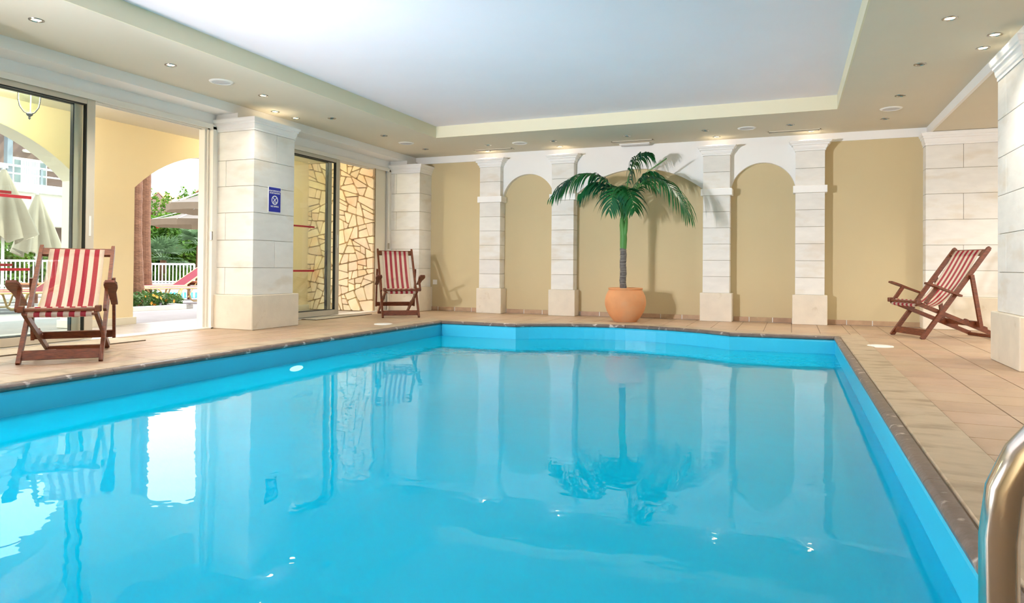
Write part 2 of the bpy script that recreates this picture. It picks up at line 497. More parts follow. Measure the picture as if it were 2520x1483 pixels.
# ------------------------------------------------------------------ pool: edge path, basin, coping, water
def edgeY(x):                                # far edge of the pool: straight, bay, straight
    if x <= -3.35: return 8.37
    if x >= -.67: return 8.40 + (x + .67) / 1.12 * .09
    c = -2.01; Rr = 2.11; t = (x - c)
    return 8.87 - (Rr - math.sqrt(max(0, Rr * Rr - t * t))) + .01
path = [(PX0, PY0), (PX0, 2.2), (PX0, 3.45), (PX0, 4.7), (PX0, 5.95), (PX0, 7.2), (PX0, 8.37), (-3.9, 8.37), (-3.35, 8.37)]
for i in range(1, 20):
    x = -3.35 + 2.68 * i / 20
    path.append((x, edgeY(x)))
path += [(-.67, 8.40), (-.1, edgeY(-.1)), (PX1, 8.49)]
for y in (7.7, 6.5, 5.3, 4.1, 2.86, 1.7): path.append((PX1, y))
path += [(PX1, PY0)]
def offset(path, d, closed=True):
    """polyline moved d metres outward (left of its running direction is outward here)"""
    n = len(path); out = []
    for i in range(n):
        a = Vector(path[i - 1]) if (i > 0 or closed) else None
        p = Vector(path[i]); b = Vector(path[(i + 1) % n]) if (i < n - 1 or closed) else None
        d1 = (p - a).normalized(); d2 = (b - p).normalized()
        n1 = Vector((-d1.y, d1.x)); n2 = Vector((-d2.y, d2.x))
        nn = n1 + n2
        if nn.length < 1e-6: nn = n1
        nn = nn / max(.3, nn.dot(n1))
        out.append((p.x + nn.x * d, p.y + nn.y * d))
    return out
prof = [(.03, -.02), (.012, -.045), (.004, -.06), (.004, -1.30), (-.10, -1.42), (-.25, -1.45)]
rings = [[(x, y, z) for x, y in offset(path, o)] for o, z in prof]
m = MB()
for a, b in zip(rings[:-1], rings[1:]):
    for i in range(len(path)):
        j = (i + 1) % len(path)
        m.quad(a[i], a[j], b[j], b[i])
m.poly([p for p in rings[-1]])
basin = struct(m.build('pool_basin', 'pool_blue', recalc=True), 'bright blue swimming pool basin with smooth walls', 'pool')
struct(MB().poly([(x, y, ZW) for x, y in reversed(offset(path, .03))]).build('water_surface', 'water', recalc=False), 'still clear turquoise pool water with mirror reflections', 'water')
# make sure the water faces up
_w = bpy.data.objects['water_surface'].data
if _w.polygons[0].normal.z < 0:
    _w.flip_normals()
# coping: marble nosing stones and slabs, split into pieces along the edge
cop = thing('pool_coping', 'stone coping with dark marble nosing around the pool', 'coping', kind='structure')
cuts = [0, 1, 2, 3, 4, 5, 6, 8, 13, 18, 23, 28, 30, 31, 32, 33, 34, 35, 36, 37]
nose = [(.032, -.042), (.010, -.040), (-.004, -.028), (-.006, -.014), (.002, -.002), (.014, .004), (.050, .005), (.056, -.002), (.060, -.042)]
slab = [(.060, -.04), (.062, -.001), (.070, .006), (.290, .006), (.290, -.04)]
def sweep(profile, i0, i1, name, mat, gap=.0015):
    rr = [offset(path, o) for o, z in profile]
    pts = []
    for i in range(i0, i1 + 1):
        k = i % len(path)
        row = []
        for q, (o, z) in enumerate(profile):
            x, y = rr[q][k]
            row.append(Vector((x, y, z)))
        pts.append(row)
    for e, f in ((0, 1), (-1, -2)):          # hairline joint at both ends
        for q in range(len(profile)):
            dv = (pts[f][q] - pts[e][q]); pts[e][q] = pts[e][q] + dv.normalized() * gap
    m = MB(); n = len(profile); b = len(m.v)
    for row in pts: m.v += [tuple(v) for v in row]
    for i in range(len(pts) - 1):
        for q in range(n):
            q2 = (q + 1) % n
            m.f.append((b + i * n + q, b + i * n + q2, b + (i + 1) * n + q2, b + (i + 1) * n + q)); m.m.append(0)
    m.f.append(tuple(b + q for q in range(n))); m.m.append(0)
    m.f.append(tuple(b + (len(pts) - 1) * n + q for q in reversed(range(n)))); m.m.append(0)
    return m.build(name, mat, cop, smooth=True)
npath = len(path)
_c = [c for c in cuts if c < npath] + [npath - 1]
_c = sorted(set(_c))
for a, b in zip(_c[:-1], _c[1:]):
    sweep(nose, a, b, 'edge_stone', 'coping_edge')
    sweep(slab, a, b, 'coping_slab', 'coping_slab')
sweep(nose, npath - 1, npath, 'edge_stone', 'coping_edge')
sweep(slab, npath - 1, npath, 'coping_slab', 'coping_slab')

# ------------------------------------------------------------------ floor of tiles
PT = 0.3165
fl = MB()
fl.box(-6.36, PX0 - .05, YN, YB, -.08, -.004).box(PX1 + .05, 4.5, YN, YB, -.08, -.004).box(PX0 - .05, PX1 + .05, YN, PY0 - .05, -.08, -.004)
# bed under the far deck, following the pool edge
_o = offset(path, .05)
far = [p for p in _o if p[1] > 8.2]
bed = [(PX0 - .05, YB), (PX1 + .05, YB)] + [p for p in reversed(far)]
fl.prism([(x, y, -.08) for x, y in bed], (0, 0, .076))
floor = struct(fl.build('floor', 'grout'), 'tan ceramic tiled pool deck', 'floor')
tmesh = {}
def tile(x0, x1, y0, y1, parent=floor, z=0.0):
    w, h = round(x1 - x0 - .007, 3), round(y1 - y0 - .007, 3)
    if w < .03 or h < .03: return 0
    if (w, h) not in tmesh:
        tmesh[w, h] = MB().cbox(-w / 2, w / 2, -h / 2, h / 2, -.012, 0, .002).mesh('tile', 'tile')
    link('tile', tmesh[w, h], parent, ((x0 + x1) / 2, (y0 + y1) / 2, z))
    return 1
tiles = []
ys = [3.975 + PT * k for k in range(-9, 22)]
ys = [y for y in ys if y < YB - .02] + [YB - .012]
xs = [PX0 - .287 - PT * k for k in range(0, 6)]
for i in range(5):                            # left deck
    for a, b in zip(ys[:-1], ys[1:]):
        tiles.append((xs[i + 1], xs[i], a, b))
xr = [PX1 + .292 + PT * k for k in range(0, 9)]
for i in range(8):                            # right deck
    for a, b in zip(ys[:-1], ys[1:]):
        tiles.append((xr[i], xr[i + 1], a, b))
xm = [PX0 - .287 + PT * k for k in range(0, 18)]
xm = [x for x in xm if x < xr[0] - .03] + [xr[0]]
for a, b in zip(xm[:-1], xm[1:]):             # far deck, cut to the coping
    es = [edgeY(max(PX0, min(PX1, a + (b - a) * t / 6))) for t in range(7)]
    lo = max(es) + .03
    for c, d in zip(ys[:-1], ys[1:]):
        c2 = max(c, lo)
        if d - c2 > .05: tiles.append((a, b, c2, d))
def seen(t):
    x, y = (t[0] + t[1]) / 2, (t[2] + t[3]) / 2
    P = Vector((x, y, 0)) - C0; z = P.dot(_F)
    if z < .3: return None
    u, v = W_ / 2 + FPX * P.dot(CR) / z, CY + FPX * P.dot(CD) / z
    return z if (-80 < u < W_ + 80 and v < H_ + 120) else None
vis = sorted([(seen(t), t) for t in tiles if seen(t) is not None])
for _, t in vis[:300]: tile(*t)
rest = [t for _, t in vis[300:]] + [t for t in tiles if seen(t) is None]
m = MB()
for t in rest: m.box(t[0] + .0025, t[1] - .0025, t[2] + .0025, t[3] - .0025, -.012, 0)
o = m.build('tiles_beyond', 'tile', floor, recalc=False); o['kind'] = 'stuff'

fa = struct(MB().box(-7.72, -6.36, YN, 9.62, -.08, -.006).build('floor_arcade', 'grout_pale'), 'pale tiled floor of the outdoor arcade', 'floor')
xa = [-6.50 - PT * k for k in range(5)]
pale = {}
for i in range(4):
    for a, b in zip(ys[:-1], ys[1:]):
        x0, x1, y1 = max(xa[i + 1], -7.66), xa[i], min(b, 9.58)
        if y1 - a < .05: continue
        k = (round(x1 - x0, 3), round(y1 - a, 3))
        if k not in pale: pale[k] = MB().cbox(-k[0] / 2 + .0025, k[0] / 2 - .0025, -k[1] / 2 + .0025, k[1] / 2 - .0025, -.012, 0, .002).mesh('tile', 'tile_pale')
        link('tile', pale[k], fa, ((x0 + x1) / 2, (a + y1) / 2, -.002))

# ------------------------------------------------------------------ stone pillars, pilasters
def moulding(m, x0, x1, y0, y1, z0, z1, faces, proj=.075):
    """classical stepped capital wrapped round a rectangle; faces: which sides project"""
    h = z1 - z0
    prof = [(0, 0), (.10, .0), (.10, .16), (.22, .20), (.34, .34), (.40, .52), (.62, .56), (.62, .70), (.80, .74), (1.0, .92), (1.0, 1.0)]
    loops = []
    for o, t in prof:
        e = o * proj
        ax0 = x0 - (e if 'x-' in faces else 0); ax1 = x1 + (e if 'x+' in faces else 0)
        ay0 = y0 - (e if 'y-' in faces else 0); ay1 = y1 + (e if 'y+' in faces else 0)
        loops.append([(ax0, ay0, z0 + t * h), (ax1, ay0, z0 + t * h), (ax1, ay1, z0 + t * h), (ax0, ay1, z0 + t * h)])
    for a, b in zip(loops[:-1], loops[1:]):
        for i in range(4):
            j = (i + 1) % 4
            m.quad(a[i], a[j], b[j], b[i])
    m.poly(loops[-1]); m.poly(list(reversed(loops[0])))
    return m
def blocks(root, x0, x1, y0, y1, zs, splits_x=None, splits_y=None, mat='limestone', inset=.012):
    """a core and courses of stone blocks in front of it; splits: vertical joints per course"""
    MB().box(x0 + inset, x1 - inset, y0 + inset, y1 - inset, zs[0], zs[-1]).build('core', 'mortar', root)
    for k, (a, b) in enumerate(zip(zs[:-1], zs[1:])):
        cx = [x0] + ((splits_x or {}).get(k, [])) + [x1]
        cyy = [y0] + ((splits_y or {}).get(k, [])) + [y1]
        for p, q in zip(cx[:-1], cx[1:]):
            for r, t in zip(cyy[:-1], cyy[1:]):
                MB().cbox(p + (.002 if p > x0 else 0), q - (.002 if q < x1 else 0), r + (.002 if r > y0 else 0), t - (.002 if t < y1 else 0), a + .002, b - .002, .003).build('block', mat, root)
def pilaster(x0, x1, label):
    root = thing('pilaster', label, 'pilaster', group='pilasters of the end wall', kind='structure')
    yf = 10.2
    blocks(root, x0, x1, yf, YB, [.405, .64, .872, 1.105, 1.338, 1.57, 1.803])
    blocks(root, x0, x1, yf, YB, [1.90, 2.14, 2.378])
    MB().cbox(x0 - .035, x1 + .035, yf - .03, YB, 0, .405, .006).build('plinth', 'plinth_stone', root)
    MB().cbox(x0 - .03, x1 + .03, yf - .03, YB, 1.803, 1.90, .003).build('impost', 'white_plaster', root)
    moulding(MB(), x0, x1, yf, YB, 2.378, 2.515, ('x-', 'x+', 'y-'), .085).build('capital', 'white_plaster', root)
    return root
PIL = [(-4.738, -4.371), (-3.493, -3.130), (-1.185, -.813), (.049, .419)]
for (a, b), t in zip(PIL, ('stone pilaster nearest the glass doors, left of the narrow arch', 'stone pilaster just left of the potted palm', 'stone pilaster just right of the potted palm, catching its shadow', 'stone pilaster right of the empty arched niche')):
    pilaster(a, b, t)
# arches between the pilasters
def arch(x0, x1, apex, label, spring=1.90, yf=10.315):
    w = (x1 - x0) / 2; cx = (x0 + x1) / 2; rise = apex - spring
    Rr = (w * w + rise * rise) / (2 * rise); cz = apex - Rr
    n = 28; top = 2.515
    m = MB()
    pts = []
    for i in range(n + 1):
        a = math.asin(max(-1, min(1, w / Rr))) * (2 * i / n - 1)
        if rise > w * .999: a = math.pi / 2 * (2 * i / n - 1)
        pts.append((cx + Rr * math.sin(a), cz + Rr * math.cos(a)))
    for (ax, az), (bx, bz) in zip(pts[:-1], pts[1:]):
        m.hexa([(ax, yf, az), (bx, yf, bz), (bx, YB + .01, bz), (ax, YB + .01, az), (ax, yf, top), (bx, yf, top), (bx, YB + .01, top), (ax, YB + .01, top)])
    return tag(m.build('wall_arch', 'white_plaster', smooth=False), label, 'arch', None, 'structure')
arch(PIL[0][1], PIL[1][0], 2.255, 'narrow white plaster arch left of the palm')
arch(PIL[1][1], PIL[2][0], 2.255, 'wide shallow white plaster arch behind the palm')
arch(PIL[2][1], PIL[3][0], 2.262, 'narrow white plaster arch over the empty niche right of the palm')
# baseboard tiles along the end wall
bb = struct(MB().box(-5.75, 1.6, YB - .012, YB, 0, .066).build('baseboard_back', 'plastic_white'), 'tan tile skirting along the foot of the end wall', 'baseboard')
jx = [-5.59 + .3145 * k for k in range(-1, 24)]
gaps = [(a - .035, b + .035) for a, b in PIL]
for a, b in zip(jx[:-1], jx[1:]):
    if b > 1.6: b = 1.6
    segs = [(max(a, -5.75), b)]
    for g0, g1 in gaps:
        segs = [s for s0, s1 in segs for s in ((s0, min(s1, g0)), (max(s0, g1), s1)) if s[1] - s[0] > .02]
    for s0, s1 in segs:
        MB().cbox(s0 + .006, s1 - .006, YB - .02, YB - .005, .002, .068, .003).build('skirting_tile', 'skirting_tile', bb)
# big piers
def pier(name, x0, x1, y0, y1, zs, cap, label, faces, plf, sx=None, sy=None, capproj=.055):
    root = thing(name, label, 'pillar', kind='structure')
    blocks(root, x0, x1, y0, y1, zs, sx, sy)
    e = .035
    MB().cbox(x0 - (e if 'x-' in plf else 0), x1 + (e if 'x+' in plf else 0), y0 - (e if 'y-' in plf else 0), y1 + (e * 2 if 'y+' in plf else 0), 0, zs[0], .008).build('plinth', 'plinth_stone', root)
    moulding(MB(), x0, x1, y0, y1, zs[-1], cap, faces, capproj).build('capital', 'white_plaster', root)
    if cap < 2.5: MB().box(x0, x0 + .36, y0, y1, cap, 2.53).build('upper_block', 'white_plaster', root)
    return root
ZS = [.402, .718, 1.040, 1.360, 1.670, 1.975, 2.315]
F3 = ('x+', 'y-', 'y+')
pier('pillar', -6.36, -5.75, 6.19, 6.885, ZS, 2.458, 'limestone pillar carrying the blue no diving sign', ('x+', 'y-', 'y+'), F3,
     sx={0: [-6.17], 2: [-6.17], 4: [-6.17], 1: [], 3: []}, sy={1: [6.55], 5: [6.57]})
pier('pillar', -6.36, -5.75, 10.0, 10.41, ZS, 2.458, 'limestone corner pillar behind the far deck chair', ('x+', 'y-'), ('x+', 'y-'), sx={1: [-6.2], 3: [-6.2], 5: [-6.2]})
pier('pillar', -6.36, -5.75, 2.36, 3.10, ZS, 2.458, 'limestone pillar beside the glass door behind the nearest deck chair', F3, F3)
pier('pillar', -6.36, -5.75, -1.5, -.75, ZS, 2.458, 'limestone pillar at the near end of the glazed wall', F3, F3)
ZR = [.412, .741, 1.060, 1.380, 1.700, 2.020, 2.352]
pier('pillar', 1.612, 2.31, 6.20, 6.90, ZR, 2.53, 'massive limestone pier at the frame edge in front of the alcove', ('x-', 'x+', 'y-', 'y+'), ('x-', 'x+', 'y-', 'y+'),
     sy={0: [], 1: [6.66], 3: [6.66], 5: [6.66], 2: [], 4: []})
pier('pillar', 1.604, 4.5, 10.2, 10.41, [.42, .754, 1.079, 1.405, 1.737, 2.063, 2.365], 2.53, 'wide limestone wall pillar behind the alcove deck chair', ('x-', 'y-'), ('x-', 'y-'),
     sx={1: [2.02, 3.2], 3: [2.02, 3.2], 5: [2.02, 3.2], 0: [2.6], 2: [2.6], 4: [2.6]})

# ------------------------------------------------------------------ sliding glass doors
def panel(root, xc, y0, y1, z0=.02, z1=2.372, st=.085, decals=(), keypad=False, label=None):
    p = MB()
    p.cbox(xc - .026, xc + .026, y0, y0 + st, z0, z1, .003)
    p.cbox(xc - .026, xc + .026, y1 - st, y1, z0, z1, .003)
    p.cbox(xc - .0255, xc + .0255, y0 + st, y1 - st, z1 - .075, z1, .003)
    p.cbox(xc - .0255, xc + .0255, y0 + st, y1 - st, z0, z0 + .075, .003)
    o = p.build('sliding_panel', 'aluminium', root)
    if label: o['label'] = label
    g = MB()
    t = .006
    for (a, b, c, d) in ((y0 + st - .004, y0 + st + .01, z0 + .07, z1 - .07), (y1 - st - .01, y1 - st + .004, z0 + .07, z1 - .07)):
        g.box(xc - .020, xc + .020, a, b, c, d)
    g.box(xc - .020, xc + .020, y0 + st, y1 - st, z1 - .085, z1 - .071).box(xc - .020, xc + .020, y0 + st, y1 - st, z0 + .071, z0 + .082)
    g.build('gasket', 'gasket', o)
    MB().box(xc - .004, xc + .004, y0 + st, y1 - st, z0 + .075, z1 - .075).build('glass_pane', 'glass', o)
    for (a, b, za, zb) in decals:
        MB().box(xc + .0045, xc + .006, a, b, za, zb).build('warning_stripe', 'decal_red', o)
    if keypad:
        MB().cbox(xc + .026, xc + .030, y1 - .055, y1 - .032, 1.02, 1.215, .001).build('pull_plate', 'plastic_white', o)
    return o
def bay(n, y0, y1, label, jamb1=.0):
    root = thing('door_%d' % n, label, 'door', kind='structure')
    # head with tracks, jambs with tracks, threshold
    MB().box(-6.50, -6.30, y0, y1, 2.372, 2.40).box(-6.395, -6.385, y0, y1, 2.345, 2.372).box(-6.31, -6.30, y0, y1, 2.345, 2.372).box(-6.48, -6.47, y0, y1, 2.345, 2.372).build('head_track', 'aluminium_white', root)
    for a, s in ((y0, 1), (y1, -1)):
        j = MB()
        w = .10
        lo, hi = sorted((a, a + s * w))
        j.box(-6.50, -6.41, lo, hi, 0, 2.375)
        lo, hi = sorted((a, a + s * w * .75)); j.box(-6.41, -6.385, lo, hi, 0, 2.375)
        lo, hi = sorted((a, a + s * w * .55)); j.box(-6.385, -6.325, lo, hi, 0, 2.375)
        lo, hi = sorted((a, a + s * w * .8)); j.box(-6.325, -6.30, lo, hi, 0, 2.375)
        jo = j.build('jamb', 'aluminium_white', root)
        if s < 0:
            MB().cbox(-6.318, -6.29, y1 - .095, y1 - .075, 1.04, 1.14, .002).build('lock_plate', 'steel_ring', jo)
    MB().box(-6.50, -6.30, y0, y1, -.004, .012).build('threshold', 'aluminium_white', root)
    return root
d1 = bay(1, 3.12, 6.20, 'open sliding glass door behind the nearest deck chair')
panel(d1, -6.352, 3.16, 4.668, decals=[(3.26, 4.08, 1.325, 1.352), (3.26, 4.075, .682, .706)], keypad=True)
panel(d1, -6.436, 3.13, 4.60, decals=[(3.23, 3.96, 1.365, 1.39), (3.23, 3.98, .722, .745)])
d2 = bay(2, 6.93, 10.02, 'open sliding glass door beside the far deck chair')
panel(d2, -6.352, 6.96, 8.60, decals=[(7.1, 8.046, 1.288, 1.312), (7.1, 8.046, .662, .688)], keypad=True)
panel(d2, -6.436, 6.93, 8.52)
d3 = bay(3, -.75, 2.35, 'sliding glass door at the near end of the glazed wall')
panel(d3, -6.352, .80, 2.30); panel(d3, -6.436, -.70, .88)
struct(MB().box(-6.58, -6.36, YN, -1.5, 0, 2.4).build('wall_left_near', 'wall_beige'), 'solid wall beyond the last glass door', 'wall')
# cream reveal past the second door opening
struct(MB().box(-6.50, -6.372, 9.64, 9.93, 0, 2.45).build('wall_reveal', 'arcade_reveal'), 'cream plastered reveal between the masonry wall and the door jamb', 'wall')

# ------------------------------------------------------------------ arcade outside the doors
def arcade():
    x0, x1 = -8.0, -7.7
    m = MB(); r = MB()
    w, rise, spring = 1.40, .57, 1.72
    Rr = (w * w + rise * rise) / (2 * rise); cz = spring + rise - Rr
    top = 2.52; cs = [.58, 4.10, 7.62]
    edges = [-3.6]
    for c in cs:
        pts = []
        for i in range(25):
            y = c - w + 2 * w * i / 24
            pts.append((y, cz + math.sqrt(max(0, Rr * Rr - (y - c) ** 2))))
        for (a, za), (b, zb) in zip(pts[:-1], pts[1:]):
            m.hexa([(x0, a, za), (x1, a, za), (x1, b, zb), (x0, b, zb), (x0, a, top), (x1, a, top), (x1, b, top), (x0, b, top)])
            r.hexa([(x0 - .001, a, za - .002), (x1 - .004, a, za - .002), (x1 - .004, b, zb - .002), (x0 - .001, b, zb - .002), (x0 - .001, a, za + .01), (x1 - .004, a, za + .01), (x1 - .004, b, zb + .01), (x0 - .001, b, zb + .01)])
        for y, s in ((c - w, 1), (c + w, -1)):
            lo, hi = sorted((y, y + s * .004)); r.box(x0 - .001, x1 - .004, lo, hi, .08, spring + .005)
        edges += [c - w, c + w]
    edges += [9.62]
    wall = None
    for k in range(0, len(edges), 2):
        m.box(x0, x1, edges[k], edges[k + 1], 0, top)
    wall = struct(m.build('wall_arcade', 'arcade_yellow'), 'warm yellow arcade wall with round arches outside the doors', 'wall')
    r.build('arch_reveal', 'arcade_reveal', wall)
    for k in range(0, len(edges), 2):
        MB().cbox(x0 - .03, x1 + .03, edges[k] - .03, edges[k + 1] + .03, -.01, .085, .006).build('plinth', 'arcade_reveal', wall)
arcade()
struct(MB().box(-8.2, -6.55, -3.6, 9.62, 2.50, 2.86).build('ceiling_arcade', 'soffit_paint'), 'plain ceiling of the outdoor arcade', 'ceiling')

# random rubble masonry wall at the end of the arcade: every stone its own piece
def clip(poly, px, py, nx, ny):
    out = []
    for i in range(len(poly)):
        a, b = poly[i], poly[(i + 1) % len(poly)]
        da = (a[0] - px) * nx + (a[1] - py) * ny; db = (b[0] - px) * nx + (b[1] - py) * ny
        if da <= 0: out.append(a)
        if da * db < 0:
            t = da / (da - db); out.append((a[0] + (b[0] - a[0]) * t, a[1] + (b[1] - a[1]) * t))
    return out
def masonry():
    x0, x1, z1, Y = -7.72, -6.376, 2.5, 9.60
    wall = struct(MB().box(x0, x1, Y + .02, Y + .25, -.01, z1).build('wall_stone', 'masonry_joint'), 'honey coloured rubble stone wall at the end of the arcade', 'wall')
    rg = random.Random(21)
    def area(p): return abs(sum(p[i - 1][0] * p[i][1] - p[i][0] * p[i - 1][1] for i in range(len(p)))) / 2
    done, todo = [], [[(x0, 0), (x1, 0), (x1, z1), (x0, z1)]]
    while todo:
        p = todo.pop()
        ar = area(p)
        if ar < rg.uniform(.016, .055) and not (ar < .024 and rg.random() < .10):
            done.append(p); continue
        if ar < .004:
            done.append(p); continue
        w = max(q[0] for q in p) - min(q[0] for q in p); h = max(q[1] for q in p) - min(q[1] for q in p)
        mx, mz = sum(q[0] for q in p) / len(p), sum(q[1] for q in p) / len(p)
        th = (0 if w > h * 1.05 else math.pi / 2) + rg.uniform(-.50, .50)
        nx, nz = math.cos(th), math.sin(th); off = rg.uniform(-.14, .14) * (w if w > h else h)
        cxx, czz = mx + nx * off, mz + nz * off
        pa, pb = clip(p, cxx, czz, nx, nz), clip(p, cxx, czz, -nx, -nz)
        todo += [q for q in (pa, pb) if len(q) > 2 and area(q) > .0006]
    for poly in done:
        mx, mz = sum(q[0] for q in poly) / len(poly), sum(q[1] for q in poly) / len(poly)
        if sum((poly[i][0] - poly[i - 1][0]) * (poly[i][1] + poly[i - 1][1]) for i in range(len(poly))) > 0: poly = poly[::-1]
        src = poly[:]
        for i in range(len(src)):               # joint: every side moved in a little
            a_, b_ = src[i - 1], src[i]; ex, ez = b_[0] - a_[0], b_[1] - a_[1]; l = math.hypot(ex, ez)
            if l < 1e-5: continue
            g = rg.uniform(.003, .007)
            poly = clip(poly, a_[0] - ez / l * g, a_[1] + ex / l * g, ez / l, -ex / l)
            if len(poly) < 3: break
        if len(poly) < 3: continue
        cx = sum(p[0] for p in poly) / len(poly); cz = sum(p[1] for p in poly) / len(poly)
        # knock the corners off, then a slightly domed face
        pts = []
        n = len(poly)
        for k in range(n):
            a, b, c = poly[k - 1], poly[k], poly[(k + 1) % n]
            f = rg.uniform(.05, .16)
            pts.append((b[0] + (a[0] - b[0]) * f, b[1] + (a[1] - b[1]) * f)); pts.append((b[0] + (c[0] - b[0]) * f, b[1] + (c[1] - b[1]) * f))
        dep = rg.uniform(.012, .03)
        m = MB(); k = len(pts)
        m.v = [(p[0], Y + .03, p[1]) for p in pts] + [(p[0], Y + .008, p[1]) for p in pts] + [(cx + (p[0] - cx) * .93, Y + .008 - dep, cz + (p[1] - cz) * .93) for p in pts]
        for ring in (0, 1):
            for q in range(k):
                q2 = (q + 1) % k
                m.f.append((ring * k + q, ring * k + q2, ring * k + k + q2, ring * k + k + q)); m.m.append(0)
        m.f.append(tuple(2 * k + q for q in range(k))); m.m.append(0)
        m.build('stone', 'masonry', wall)
masonry()
# hanging lantern in the arcade
def lantern(loc, label):
    root = thing('lantern', label, 'lantern', loc, 0, 'hanging arcade lanterns')
    l = lamp('lantern_bulb', 'POINT', (0, 0, .13), 24, (1, .86, .64), .04); l.parent = root
    MB().lathe([(.02, .0), (.06, .02), (.085, .07), (.092, .14), (.095, .22), (.098, .23)], 20).build('glass_bell', 'lantern_glass', root, smooth=True)
    MB().lathe([(.10, .225), (.112, .235), (.10, .26), (.03, .29), (.02, .34)], 20).build('cap', 'lantern_metal', root, smooth=True)
    h = MB()
    for k in range(3):
        a = k * 2.094 + .4; cx, sy = math.cos(a), math.sin(a)
        h.tube([(.104 * cx, .104 * sy, .24), (.104 * cx, .104 * sy, .10), (.09 * cx, .09 * sy, .03), (.05 * cx, .05 * sy, -.02), (.0, .0, -.035)], .006, 6)
    h.lathe([(0, -.09), (.012, -.075), (.008, -.06), (.026, -.045), (.03, -.03), (.012, -.02)], 12)
    h.tube([(0, 0, .3), (0, 0, 2.5 - loc[2])], .008, 6)
    h.build('bracket', 'lantern_metal', root, smooth=True)
lantern((-7.0, 4.47, 2.26), 'glass bell lantern hanging in the arcade outside the open door')
lantern((-7.0, 8.0, 2.26), 'added glass bell lantern hidden behind the signed pillar, lighting the rubble wall')  # added out of view to brighten the rubble wall

